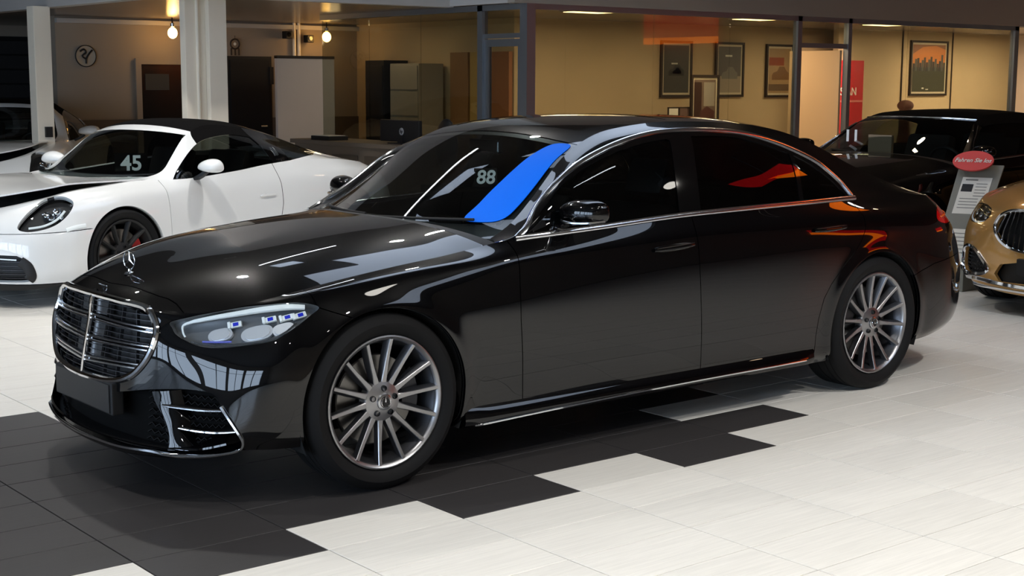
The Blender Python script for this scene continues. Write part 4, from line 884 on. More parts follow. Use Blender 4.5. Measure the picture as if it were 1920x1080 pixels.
    for j, t in enumerate(np.linspace(0, 1, 25)):
        GD[:, j, 0] = DE[:, 0]+(dcx-DE[:, 0])*(1-(1-t)**2); GD[:, j, 1] = DE[:, 1]*(1-t); GD[:, j, 2] = DE[:, 2]+(dcz-DE[:, 2])*(1-(1-t)**3)
    SD = Surf(GD, SU[DS], np.tile(np.linspace(0, 1, 25), (DS.sum(), 1))); q = cut(SD, [SD.ca*0+1]); put('boot_lid', joinm(q, mirror(*q)), M_black, car)
    put('rear_bumper', joinm(mrb, mirror(*mrb)), M_black, car)
    # wipers
    for pts in ([(.735, .10), (.745, .35), (.755, .60)], [(.735, -.55), (.738, -.3), (.742, -.02)]):
        Q = catmull(pts, 6); P = []
        for a, y in Q:
            p, n = ST.at(a, abs(y), .012); p[1] = -y; P.append(p)
        wp = MB().tube(P, .007, 6).build('wiper', M_dark, car)
    # blue film and paper number behind the screen
    BF = catmull([(1.255, .50), (1.275, .555), (1.245, .612), (1.12, .632), (.98, .668), (.86, .695), (.785, .70), (.755, .66), (.765, .543), (.86, .52), (.962, .50), (1.133, .485)], 5, True)
    q = cut(ST, [poly_sdf(BF, ST.ca, ST.cb)], .003)
    put('blue_film', add_flange(*q, .002), M_bluefilm, wsc)
    q0 = ST.at(1.037, .349, -.03)[0]+np.array((.02, .02, 0))
    nc = MB().box((-.055, -.0015, -.045), (.055, .0015, .045)); nc.V = [(q0[0]+x*.77+y*.63, q0[1]-x*.63+y*.77, q0[2]+z) for x, y, z in nc.V]; nco = nc.build('number_card', M_gloss, car)
    text_obj('price_number', '88', .09, q0+np.array((-.63, -.77, 0))*.004, (.77, -.63, 0), (.05, .05, 1), mat('number_white', (250, 250, 245), .6), nco, bold=.002, extrude=.0008, shear=.12)
    # underbody and cabin
    MB().box((-.75, -.62, .19), (4.1, .62, .34), None, .03).build('floor_pan', M_under, car)
    MB().box((.45, -.80, .20), (2.75, .80, .34), None, .02).build('cabin_floor', M_under, car)
    dsh = MB(); dsh.prism([(.62, .93), (.80, .985), (1.05, .96), (1.12, .88), (1.08, .70), (.62, .6)], -.74, .74, 'y'); dsh.build('dashboard', M_leather, car)
    MB().box((1.02, -.10, .80), (1.05, .12, 1.0), Matrix.Rotation(0, 4, 'X'), .006).build('centre_screen', M_gloss, car)
    sw = MB(); n = 32; Ms = Matrix.Translation((1.20, -.38, .88)) @ Matrix.Rotation(math.radians(-25), 4, 'Y')
    sw.tube([tuple(Ms @ Vector((0, .185*math.cos(2*PI*k/n), .185*math.sin(2*PI*k/n)))) for k in range(n)], .015, 8, closed=True); sw.box((-.02, -.17, -.02), (.0, .17, .02), Ms); sw.box((-.03, -.06, -.07), (.01, .06, .05), Ms, .01); sw.build('steering_wheel', M_leather, car, smooth='auto')
    for x0 in (1.35, 2.55):
        for y0 in (-.38, .38):
            sB = MB(); sB.box((x0-.05, y0-.26, .38), (x0+.5, y0+.26, .56), None, .05)
            MM = Matrix.Translation((x0+.45, y0, .5)) @ Matrix.Rotation(math.radians(20), 4, 'Y'); sB.box((-.07, -.26, 0), (.08, .26, .58), MM, .06); st_ = sB.build('seat', M_leather, car, smooth='auto')
            hr = MB(); hr.box((-.05, -.14, .62), (.05, .14, .82), MM, .04); hr.build('headrest', M_leather, st_, smooth='auto')
    rm = MB(); rm.box((1.24, -.12, 1.31), (1.27, .12, 1.38), None, .01); rm.build('interior_mirror', M_gloss, car)
    return car
saloon = build_saloon()
# ================================================================ the other cars
def car_surfs(FRk, GRk, TCk, u0, u1, g0, g1, hu1, hcx, hcz, du=.02, hexp=3., dk=None, vper=12):
    us = np.arange(u0, u1+1e-6, du); G = build_grid(FRk, us, vper, su=.045); G[..., 1] *= -1
    S = {'u': us}; S['F'] = Surf(G, us, G[..., 2])
    gu = np.arange(g0, g1+1e-6, du); GGx = build_grid([[k for k in FRk[-1]]]+GRk, gu, vper, su=.045, sv=.2); GGx[..., 1] *= -1
    S['G'] = Surf(GGx, gu, GGx[..., 2]); S['gu'] = gu
    c = np.array(TCk); cen_ = gsmooth(pchip(c[:, 0], c[:, 1:], gu), 2.5, 0); ed = GGx[:, -1]; t_ = np.linspace(1, 0, 25); T = np.zeros((len(gu), 25, 3))
    for j, t in enumerate(t_):
        k = t**2.3; T[:, j, 0] = cen_[:, 0]*(1-t*t)+ed[:, 0]*t*t; T[:, j, 1] = ed[:, 1]*t; T[:, j, 2] = cen_[:, 1]*(1-k)+ed[:, 2]*k
    S['T'] = Surf(T, gu, np.abs(T[..., 1]))
    def deck(sel, cx, cz, e):
        E_ = G[sel, -1]; D = np.zeros((sel.sum(), 25, 3)); tq = np.linspace(0, 1, 25)
        for j, t in enumerate(tq):
            D[:, j, 0] = E_[:, 0]+(cx-E_[:, 0])*(1-(1-t)**2); D[:, j, 1] = E_[:, 1]*(1-t); D[:, j, 2] = E_[:, 2]+(cz-E_[:, 2])*(1-(1-t)**e)
        return Surf(D, us[sel], np.tile(tq, (sel.sum(), 1)))
    sel = us <= hu1; cx = gsmooth(pchip(*hcx, us[sel]), 4); S['H'] = deck(sel, cx, gsmooth(pchip(*hcz, cx), 2), hexp)
    if dk:
        sel = us >= dk[0]; cx = np.interp(us[sel], *dk[1]); S['D'] = deck(sel, cx, np.interp(cx, *dk[2]), 3.)
    return S
def sides(name, M3, m, par):
    return [put(name, M3, m, par), put(name, mirror(*M3), m, par)]
def whole(name, M3, m, par, **kw): return put(name, joinm(M3, mirror(*M3)), m, par, **kw)
# ---------------------------------------------------------------- white targa
PFR = [
 [(-1.8,-.90,0,.13),(-1.45,-.885,.3,.13),(-1.2,-.83,.55,.13),(-.95,-.70,.74,.14),(-.7,-.55,.82,.16),(-.42,-.42,.86,.19),(.42,.42,.86,.16),(2.0,2.0,.88,.16),(2.9,2.9,.86,.22),(3.2,3.2,.70,.28),(3.5,3.36,.4,.3),(3.8,3.40,0,.3)],
 [(-1.8,-.955,0,.25),(-1.45,-.94,.3,.25),(-1.2,-.875,.57,.25),(-.95,-.74,.77,.26),(-.7,-.57,.85,.28),(-.42,-.42,.885,.29),(.42,.42,.885,.25),(1.2,1.2,.885,.25),(2.0,2.0,.91,.27),(2.45,2.45,.92,.3),(2.9,2.9,.90,.33),(3.2,3.25,.72,.36),(3.5,3.42,.4,.37),(3.8,3.46,0,.37)],
 [(-1.8,-.97,0,.44),(-1.45,-.95,.3,.44),(-1.2,-.875,.57,.45),(-.95,-.73,.765,.46),(-.7,-.56,.85,.47),(-.42,-.42,.893,.48),(0,0,.91,.5),(.42,.42,.898,.45),(1.2,1.2,.89,.45),(2.0,2.0,.925,.48),(2.45,2.45,.935,.5),(2.9,2.9,.905,.52),(3.2,3.25,.73,.55),(3.5,3.44,.4,.56),(3.8,3.49,0,.56)],
 [(-1.8,-.92,0,.57),(-1.45,-.90,.3,.575),(-1.2,-.83,.54,.585),(-.95,-.69,.73,.60),(-.7,-.54,.815,.61),(-.42,-.40,.865,.63),(0,0,.90,.66),(.42,.42,.888,.62),(1.2,1.2,.88,.60),(2.0,2.0,.925,.62),(2.45,2.45,.935,.66),(2.9,2.9,.895,.66),(3.2,3.2,.74,.68),(3.5,3.38,.4,.70),(3.8,3.43,0,.70)],
 [(-1.8,-.84,0,.635),(-1.45,-.81,.3,.645),(-1.2,-.745,.5,.67),(-.95,-.63,.66,.70),(-.7,-.51,.75,.73),(-.42,-.38,.80,.76),(0,0,.835,.80),(.42,.42,.855,.78),(1.2,1.2,.865,.77),(2.0,2.0,.90,.80),(2.45,2.45,.89,.83),(2.9,2.9,.82,.82),(3.2,3.12,.68,.82),(3.5,3.28,.4,.83),(3.8,3.33,0,.83)],
 [(-1.8,-.75,0,.68),(-1.45,-.73,.27,.69),(-1.2,-.67,.44,.72),(-.95,-.575,.56,.755),(-.7,-.46,.63,.785),(-.42,-.36,.675,.815),(0,0,.70,.85),(.3,.3,.72,.872),(.45,.45,.755,.868),(.6,.6,.80,.868),(1.2,1.2,.815,.905),(1.6,1.6,.80,.945),(2.0,2.0,.775,.965),(2.45,2.45,.73,.95),(2.9,2.9,.65,.905),(3.2,3.05,.55,.885),(3.5,3.18,.35,.88),(3.8,3.22,0,.88)]]
PGR = [
 [(.3,.32,.715,.876),(.45,.50,.735,.885),(.6,.63,.76,.945),(.85,.85,.735,1.04),(1.2,1.2,.725,1.09),(1.6,1.6,.715,1.075),(2.0,2.0,.70,1.02),(2.45,2.4,.69,.965),(2.9,2.85,.63,.91)],
 [(.3,.34,.70,.88),(.45,.53,.70,.905),(.6,.66,.66,1.0),(.85,.87,.60,1.165),(1.2,1.2,.565,1.225),(1.6,1.6,.555,1.185),(2.0,2.0,.565,1.09),(2.45,2.4,.60,.985),(2.9,2.82,.595,.918)],
 [(.3,.36,.67,.885),(.45,.54,.672,.918),(.6,.68,.628,1.025),(.85,.90,.565,1.20),(1.2,1.2,.50,1.275),(1.6,1.6,.475,1.24),(2.0,2.0,.475,1.15),(2.45,2.45,.49,1.015),(2.9,2.85,.51,.928)]]
PTC = [(.3,.20,.875),(.45,.34,.915),(.6,.52,1.04),(.85,.81,1.23),(1.0,1.0,1.30),(1.2,1.2,1.32),(1.6,1.6,1.30),(2.0,2.0,1.215),(2.45,2.45,1.045),(2.9,2.9,.925)]
PS = car_surfs(PFR, PGR, PTC, -1.8, 3.8, .3, 2.9, .45, ([-1.8,-1.45,-1.2,-.95,-.7,-.45,-.1,.2,.45],[-.75,-.68,-.57,-.44,-.30,-.18,.03,.20,.33]), ([-.75,-.6,-.3,0,.33],[.682,.735,.80,.845,.875]), hexp=2.6, dk=(2.5, ([2.5, 3.8], [2.6, 3.22]), ([2.6, 3.22], [.985, .885])))
# ==== build cars
M_pwhite = mat('white_paint', (222, 223, 221), .35, 0, 1.0, .5, coat_rough=.02)
M_fabric = mat('black_fabric', (9, 8, 8), .95, spec=.08); noise_col('black_fabric', (1, 1, 1), .2, nscale=60, bump=.3)
M_number = mat('number_white', (250, 250, 245), .6)
M_red = mat('caliper_red', (175, 15, 20), .35)
M_dim = glass_mat('dim_glass', (150, 156, 152), 1.0, 1.52)
def build_targa(loc, rz, label, scale=1., lid=0., number=None):
    car = empty('sports_convertible', loc, rz, label, 'car'); car.scale = (scale,)*3
    F, G, T, H, D = (PS[k] for k in 'FGTHD'); PFx = lambda p: poly_sdf(p, F.ca, F.cb); PGx = lambda p: poly_sdf(p, G.ca, G.cb); g = .003
    arch = np.minimum(np.where(F.ca < 1, np.hypot(F.V[:, 0], F.V[:, 2]-.34)-.365, 9), np.where(F.ca > 1.4, np.hypot(F.V[:, 0]-2.45, F.V[:, 2]-.355)-.385, 9))
    HLp = PFx(catmull([(-1.08,.585),(-1.05,.65),(-.98,.705),(-.83,.762),(-.64,.788),(-.50,.785),(-.455,.75),(-.54,.685),(-.69,.62),(-.82,.582),(-.95,.562),(-1.03,.562)], 6, True))
    INT_ = [(-1.9,.39),(-1.3,.395),(-1.08,.39),(-1.0,.355),(-.955,.25),(-.965,.205),(-1.05,.195),(-1.9,.19)]; pI = PFx(INT_)
    gap = [(-2.0, .535), (-1.2, .54), (-.9, .545), (-.6, .55), (-.3, .56)]
    lowb = PFx(gap+[(-.1, .54), (-.1, 0), (-2.0, 0)]); lip = F.cb-.178
    whole('front_bumper', add_flange(*cut(F, [lowb-g, -pI, arch, lip-g]), .03), M_pwhite, car)
    whole('bumper_lip', add_flange(*cut(F, [lowb, -lip-g, arch]), .03), M_dark, car)
    fx = PFx(gap+[(0, .3), (0, 0), (.44, 0), (.44, 1.0), (-2, 1.0)])
    wg = add_flange(*cut(F, [fx-g, -HLp-g, arch]), .03); sides('front_wing', wg, M_pwhite, car)
    inn = cut(F, [arch+.004, -pI, -HLp], -.02); whole('inner_shell', inn, M_under, car)
    dr = PFx([(.44, 1.2), (.44, .2), (1.52, .2), (1.62, .45), (1.66, .62), (1.655, .78), (1.64, .9), (1.62, 1.2)]); d_ = sides('door', add_flange(*cut(F, [dr-g, F.cb-.22, arch]), .02), M_pwhite, car)
    rq = PFx([(1.52, .05), (1.52, .2), (1.62, .45), (1.66, .62), (1.655, .78), (1.64, .9), (1.62, 1.2), (4, 1.2), (4, .05)]); sk = PFx([(.44, .0), (.44, .215), (1.52, .215), (1.52, 0)])
    gq = cut(G, [G.ca-1.86, np.repeat(PS['G'].G[:, 0, 2]+.028*np.clip((PS['gu']-1.86)*3, 0, 1)+.06*np.clip((PS['gu']-2.15)*2, 0, 1)**2, G.G.shape[1])-G.cb])
    for s, q in zip((1, -1), (0, 1)):
        qm = joinm(cut(F, [rq-g, arch]), gq); side_put('rear_wing', qm, M_pwhite, car, s)
        side_put('sill', cut(F, [sk, arch]), M_pwhite, car, s)
    # windscreen frame, glass, soft top, rear dome
    DL = PGx(np.concatenate([catmull([(.555,.86),(.60,.94),(.80,1.068),(.98,1.148),(1.17,1.182),(1.39,1.19),(1.58,1.165)], 5), [(1.66, .94), (1.66, .80), (.56, .80)]])); belt = G.cb-np.repeat(PS['G'].G[:, 0, 2]+.006, G.G.shape[1])
    topm = PGx([(.90, 1.5), (.95, 1.15), (1.05, 1.178), (1.7, 1.2), (1.7, 1.5)]); bar = PGx([(1.60, 1.5), (1.60, 1.17), (1.66, .8), (1.87, .8), (1.84, 1.5)])
    for s in (1, -1):
        side_put('screen_pillar', cut(G, [.93-G.ca, -DL, -topm]), M_pwhite, car, s)
        side_put('roof_side', cut(G, [np.maximum(topm, np.minimum(G.ca-.93, 1.66-G.ca)), -DL, -bar]), M_fabric, car, s)
        tb = side_put('roll_hoop', cut(G, [bar, -DL, belt]), M_gloss, car, s)
        for k in range(3):
            P, N = G.path([(1.715+.018*k, 1.075), (1.722+.018*k, 1.01)], .004, 3); strip('hoop_louvre', P, N, flat_prof(.006, .003), M_satin, tb, s)
        if s > 0:
            P, n = G.at(1.75, .975, .004); text_obj('hoop_script', 'targa', .05, P, (1, 0, .12), (-.1, .35, .94), M_satin, tb, extrude=.0006, shear=.3)
        side_put('door_window', cut(G, [DL, belt], -.004), M_dim, d_[0 if s > 0 else 1], s)
        side_put('rear_dome_side', cut(G, [G.ca-1.84, -bar, np.maximum(1.868-G.ca, G.cb-np.repeat(PS['G'].G[:, 0, 2]+.028*np.clip((PS['gu']-1.86)*3, 0, 1)+.06*np.clip((PS['gu']-2.15)*2, 0, 1)**2, G.G.shape[1]))], -.001), M_dim, car, s)
    hdr = .885-T.ca
    wsx = whole('windscreen', cut(T, [hdr-.03]), M_screen, car); whole('screen_header', cut(T, [.93-T.ca, -(hdr-.03)]), M_pwhite, car)
    whole('soft_top', cut(T, [T.ca-.93, 1.66-T.ca]), M_fabric, car); whole('hoop_top', cut(T, [T.ca-1.66, 1.84-T.ca]), M_gloss, car)
    whole('rear_dome', cut(T, [T.ca-1.84, 2.45-T.ca]), M_dim, car); whole('engine_cover', cut(T, [T.ca-2.45]), M_pwhite, car); whole('tail_deck', cut(D, [D.ca*0+1], -.002), M_pwhite, car)
    # front lid, standing ajar, over the dark luggage bay
    hd = add_flange(*cut(H, [H.cb-.06, .40-H.ca]), .012); lo = whole('front_lid', hd, M_pwhite, car)
    V = np.array([v.co[:] for v in lo.data.vertices]); a = math.radians(lid); px, pz = .36, .87; dx, dz = V[:, 0]-px, V[:, 2]-pz
    if lid: lo.location = (px-(px*math.cos(a)+pz*math.sin(a)), 0, pz-(-px*math.sin(a)+pz*math.cos(a))); lo.rotation_euler = (0, a, 0)
    whole('lid_frame', cut(H, [.075-H.cb]), M_pwhite, car)
    whole('luggage_bay', cut(H, [H.ca*0+1], -.06), M_dark, car)
    whole('cowl', cut(H, [H.ca-.40]), M_dark, car)
    # lamps, intakes, mirrors, wheels
    bkI = whole('front_intake', cut(F, [pI-.001], -.05), M_dark, car)
    for z in (.225, .255, .285, .315, .345):
        P, N = F.path([(u_, z) for u_ in np.linspace(-1.795, -1.0, 14)], -.015, 1, smooth=False)
        for s in (1, -1): strip('intake_slat', P, N, flat_prof(.006, .012), M_cast, bkI, s)
    for s in (1, -1):
        P, N = F.path([(-1.78, .362), (-1.3, .366), (-1.08, .36)], .0, 6); strip('intake_trim', P, N, flat_prof(.012, .006), M_satin, bkI, s)
        P, N = F.path([(-1.055, .35), (-1.0, .31), (-.975, .245), (-1.0, .215)], -.004, 6); strip('intake_blade', P, N, flat_prof(.075, .012), M_dark, bkI, s)
        hl = side_put('headlamp', cut(F, [HLp], -.05), M_dark, car, s); side_put('lamp_lens', cut(F, [HLp-.003], .002), M_lens, hl, s)
        for (u_, z, r) in ((-.70, .70, .030), (-.78, .66, .030), (-.84, .68, .026), (-.68, .66, .024)):
            c, n = F.at(u_, z, -.02); Mx = Matrix.Translation(Vector(c*[1, s, 1])) @ Vector((n[0], n[1]*s, n[2])).to_track_quat('Z', 'Y').to_matrix().to_4x4()
            b = MB().lathe([(.001, .004), (r*.6, .006), (r*.75, 0), (r, .004), (r, -.03)], 20, 'z'); b.V = [tuple(Mx @ Vector(v)) for v in b.V]; b.build('projector', M_chrome, hl, smooth='auto')
        P, N = F.path([(-1.0, .585), (-.86, .60), (-.72, .64), (-.60, .70)], -.012, 6); strip('lamp_trim', P, N, flat_prof(.016, .004), M_white, hl, s)
        P, N = F.path([(-.62, .56), (-.48, .578), (-.36, .585)], .002, 4); strip('side_indicator', P, N, flat_prof(.03, .004), M_lens if False else M_white, car, s)
        mb = MB(); n = 12; ys = [(-.85, .5), (-.88, .85), (-.95, 1.25), (-1.02, 1.3), (-1.07, 1.05), (-1.09, .4)]
        V = []
        for yy, k in ys:
            for q in range(n):
                aa = 2*PI*q/n; V.append((.80+(.085 if math.cos(aa) < 0 else .04)*k*math.cos(aa), s*yy, .955+(.06 if math.sin(aa) > 0 else .03)*k*math.sin(aa)))
        Fq = [(i*n+q, i*n+(q+1) % n, (i+1)*n+(q+1) % n, (i+1)*n+q) for i in range(len(ys)-1) for q in range(n)]+[tuple(range(n)), tuple(range((len(ys)-1)*n, len(ys)*n))]
        mir = mb.add(V, Fq).build('door_mirror', M_pwhite, car, smooth=True); md = mir.modifiers.new('s', 'SUBSURF'); md.levels = md.render_levels = 2
        P = catmull([(.78, s*-.80, .86), (.78, s*-.87, .89), (.79, s*-.92, .925)], 5); V, Fq = sweep(P, [(-.03, -.012), (.03, -.012), (.03, .012), (-.03, .012)], up=(0, 0, 1)); MB().add(V, Fq).build('mirror_foot', M_dark, mir, smooth='auto')
        P, N = F.path([(1.41, .69), (1.49, .697), (1.58, .693)], .006, 5); strip('door_handle', P, N, flat_prof(.026, .008), M_pwhite, d_[0 if s > 0 else 1], s, scale=np.sin(np.linspace(.4, PI-.4, 11)))
        for cx, cz, R_ in ((0, .34, .365), (2.45, .355, .385)): wheel_well(car, cx, -s, R_, cz, .88, .55)
        wheel(car, 0, -s*.885, -s, True, spokes=10, R=.262, TR=.34, TW=.245, dark=True, mrim=M_dark, mspoke=M_dark, caliper=M_red, star=False)
        wheel(car, 2.45, -s*.915, -s, False, spokes=10, R=.275, TR=.355, TW=.3, dark=True, mrim=M_dark, mspoke=M_dark, caliper=M_red, star=False)
    MB().box((-.7, -.6, .14), (3.1, .6, .3), None, .03).build('floor_pan', M_under, car)
    for y0 in (-.36, .36):
        sB = MB(); sB.box((1.0, y0-.24, .3), (1.4, y0+.24, .5), None, .04); MM = Matrix.Translation((1.4, y0, .42)) @ Matrix.Rotation(math.radians(18), 4, 'Y'); sB.box((-.06, -.23, 0), (.07, .23, .66), MM, .05); sB.build('seat', M_leather, car, smooth='auto')
    MB().prism([(.5, .80), (.75, .86), (.88, .80), (.85, .5), (.5, .5)], -.68, .68, 'y').build('dashboard', M_leather, car)
    n = 28; sw = MB(); Ms = Matrix.Translation((.98, -.36, .78)) @ Matrix.Rotation(math.radians(-22), 4, 'Y'); sw.tube([tuple(Ms @ Vector((0, .18*math.cos(2*PI*k/n), .18*math.sin(2*PI*k/n)))) for k in range(n)], .015, 8, closed=True); sw.box((-.02, -.16, -.02), (0, .16, .02), Ms); sw.build('steering_wheel', M_leather, car, smooth='auto')
    if number:
        cd_ = MB().box((-.13, -.002, -.085), (.13, .002, .085)); cd_.V = [(x*.77+.66, x*-.63+y*.9-.18, z+.965) for x, y, z in cd_.V]; cdo = cd_.build('number_card', M_gloss, car)
        text_obj('price_number', number, .17, (.655, -.188, .965), (.77, -.63, 0), (0, 0, 1), M_number, cdo, bold=.004, extrude=.0008)
    return car
targa = build_targa((1.124, 5.471, 0), .272, 'white sports convertible with black roof, its front lid standing ajar', scale=1.015, lid=5., number='45')

# ---------------------------------------------------------------- second white sports car, nose towards the camera
white2 = copy_tree(targa); white2.location = (2.49, 10.97, 0); white2.rotation_euler = (0, 0, 1.0); white2.scale = (1.08,)*3
white2['label'] = 'white sports car half out of frame behind the white convertible, windscreen facing the camera'
for ch in list(white2.children):
    if ch.name.startswith('number_card'):
        for g_ in list(ch.children): bpy.data.objects.remove(g_)
        bpy.data.objects.remove(ch)
# ---------------------------------------------------------------- black soft-top and gold car
def gt_surfs(first, GRk, TCk, g0, g1, du=.02, vper=12):
    gu = np.arange(g0, g1+1e-6, du); A = build_grid([first]+GRk, gu, vper, su=.045, sv=.2); A[..., 1] *= -1
    c = np.array(TCk); cen_ = gsmooth(pchip(c[:, 0], c[:, 1:], gu), 2.5, 0); ed = A[:, -1]; T = np.zeros((len(gu), 25, 3))
    for j, t in enumerate(np.linspace(1, 0, 25)):
        k = t**2.3; T[:, j, 0] = cen_[:, 0]*(1-t*t)+ed[:, 0]*t*t; T[:, j, 1] = ed[:, 1]*t; T[:, j, 2] = cen_[:, 1]*(1-k)+ed[:, 2]*k
    return Surf(A, gu, A[..., 2]), Surf(T, gu, np.abs(T[..., 1])), gu
KGR = [
 [(.6,.62,.825,.963),(.72,.73,.868,.99),(.95,.95,.862,1.05),(1.2,1.2,.84,1.13),(1.5,1.5,.82,1.16),(2.0,2.0,.81,1.17),(2.5,2.5,.80,1.12),(2.9,2.9,.79,1.07),(3.2,3.15,.78,1.052)],
 [(.6,.64,.82,.968),(.72,.76,.84,1.0),(.95,.97,.76,1.14),(1.2,1.18,.66,1.29),(1.5,1.5,.65,1.33),(2.0,2.0,.64,1.33),(2.5,2.5,.65,1.24),(2.9,2.88,.68,1.12),(3.2,3.1,.70,1.06)],
 [(.6,.66,.77,.973),(.72,.78,.755,1.02),(.95,1.0,.69,1.17),(1.2,1.22,.605,1.325),(1.5,1.5,.57,1.385),(2.0,2.0,.56,1.395),(2.5,2.5,.57,1.31),(2.9,2.85,.60,1.16),(3.2,3.08,.64,1.07)]]
KTC = [(.6,.42,.975),(.72,.52,1.015),(.95,.80,1.18),(1.2,1.08,1.335),(1.3,1.22,1.38),(1.5,1.5,1.415),(2.0,2.0,1.42),(2.5,2.5,1.35),(2.9,2.9,1.19),(3.2,3.15,1.08)]
def thin(S, k):
    """coarser copy of a surface for cars further away"""
    return Surf(S.G[::k, ::k], S.a[::k], S.B[::k, ::k])
LF, LH, LG, LT = thin(SF, 2), thin(SH, 2), thin(SG, 2), thin(ST, 2)
def body_common(car, paint, arch, g, PFx, pH, pG, pI):
    bm_ = PFx([(-2.2, 0), (.05, 0), (.05, .55), (-.13, .725), (-.284, .781), (-.3, .9), (-2.2, .9)])
    fb = whole('front_bumper', add_flange(*cut(LF, [bm_-g, -pG, -pH-g, -pI, arch]), .03), paint, car)
    whole('inner_shell', cut(LF, [arch+.003, -pI, -pG, -pH], -.016), M_under, car)
    fx = PFx([(-.3, 1.1), (-.284, .781), (-.13, .725), (.05, .55), (.05, 0), (.70, 0), (.70, 1.1)]); sides('front_wing', add_flange(*cut(LF, [fx-g, arch, -pH-g]), .02), paint, car)
    return fb
def arch_of(S):
    return np.minimum(np.where(S.ca < 1, np.hypot(S.V[:, 0], S.V[:, 2]-AXZ)-ARCH, 9), np.where(S.ca > 2, np.hypot(S.V[:, 0]-WB, S.V[:, 2]-AXZ)-ARCH, 9))
def headlamp_simple(car, poly, pH, s):
    hl = side_put('headlamp', cut(LF, [pH], -.05), M_dark, car, s); side_put('lamp_lens', cut(LF, [pH-.002], .001), M_lens, hl, s)
    for (u_, z, r) in ((-.88, .70, .035), (-.74, .705, .035), (-.60, .71, .03)):
        c, n = LF.at(u_, z, -.02); Mx = Matrix.Translation(Vector(c*[1, s, 1])) @ Vector((n[0], n[1]*s, n[2])).to_track_quat('Z', 'Y').to_matrix().to_4x4()
        b = MB().lathe([(.001, .004), (r*.6, .008), (r*.75, 0), (r, .004), (r, -.03)], 20, 'z'); b.V = [tuple(Mx @ Vector(v)) for v in b.V]; b.build('projector', M_chrome, hl, smooth='auto')
    P, N = LF.path([(-.98, .66), (-.80, .645), (-.60, .66), (-.47, .70)], -.01, 6); strip('lamp_trim', P, N, flat_prof(.014, .004), M_white, hl, s)
    return hl
def mirror_simple(car, s, m, x0=1.03, z0=1.093):
    n = 12; ys = [(-.875, .5), (-.90, .8), (-.96, 1.0), (-1.03, 1.0), (-1.08, .8), (-1.10, .3)]; V = []
    for yy, k in ys:
        for q in range(n):
            a = 2*PI*q/n; V.append((x0+(.085 if math.cos(a) < 0 else .035)*k*math.cos(a), s*yy, z0+(.062 if math.sin(a) > 0 else .048)*k*math.sin(a)))
    Fq = [(i*n+q, i*n+(q+1) % n, (i+1)*n+(q+1) % n, (i+1)*n+q) for i in range(len(ys)-1) for q in range(n)]+[tuple(range(n)), tuple(range((len(ys)-1)*n, len(ys)*n))]
    mir = MB().add(V, Fq).build('door_mirror', m, car, smooth=True); md = mir.modifiers.new('s', 'SUBSURF'); md.levels = md.render_levels = 2
    P = catmull([(x0-.09, s*-.84, z0-.09), (x0-.03, s*-.88, z0-.07), (x0, s*-.94, z0-.045)], 5); V, Fq = sweep(P, [(-.04, -.012), (.04, -.012), (.04, .012), (-.04, .012)], up=(0, 0, 1)); MB().add(V, Fq).build('mirror_stalk', M_gloss, mir, smooth='auto')
def lower_body(car, paint, g, arch, PFx):
    dr = PFx([(.70, 1.2), (.70, .25), (2.3, .25), (2.45, .5), (2.42, .8), (2.38, 1.2)]); rq = PFx([(2.3, 0), (2.3, .25), (2.45, .5), (2.42, .8), (2.38, 1.2), (5, 1.2), (5, 0)])
    sides('door', add_flange(*cut(LF, [dr-g, arch]), .02), paint, car); sides('rear_wing', cut(LF, [rq-g, arch]), paint, car); sides('sill', cut(LF, [PFx([(.7, 0), (.7, .25), (2.3, .25), (2.3, 0)])]), paint, car)
    for s in (1, -1):
        for cx in (0, WB): wheel_well(car, cx, -s, ARCH, AXZ, .945, .60); wheel(car, cx, -s*.952, -s, cx == 0, spokes=10)
    MB().box((-.75, -.62, .19), (4.1, .62, .34), None, .03).build('floor_pan', M_under, car)
    whole('boot_deck', cut(Surf(np.stack([GF[SU >= 3.0, -1], GF[SU >= 3.0, -1]*[1, 0, 1]+[0, 0, .02]], 1), SU[SU >= 3.0], np.tile([0., 1.], ((SU >= 3.0).sum(), 1))), [np.ones(2*(SU >= 3.0).sum())]), paint, car)
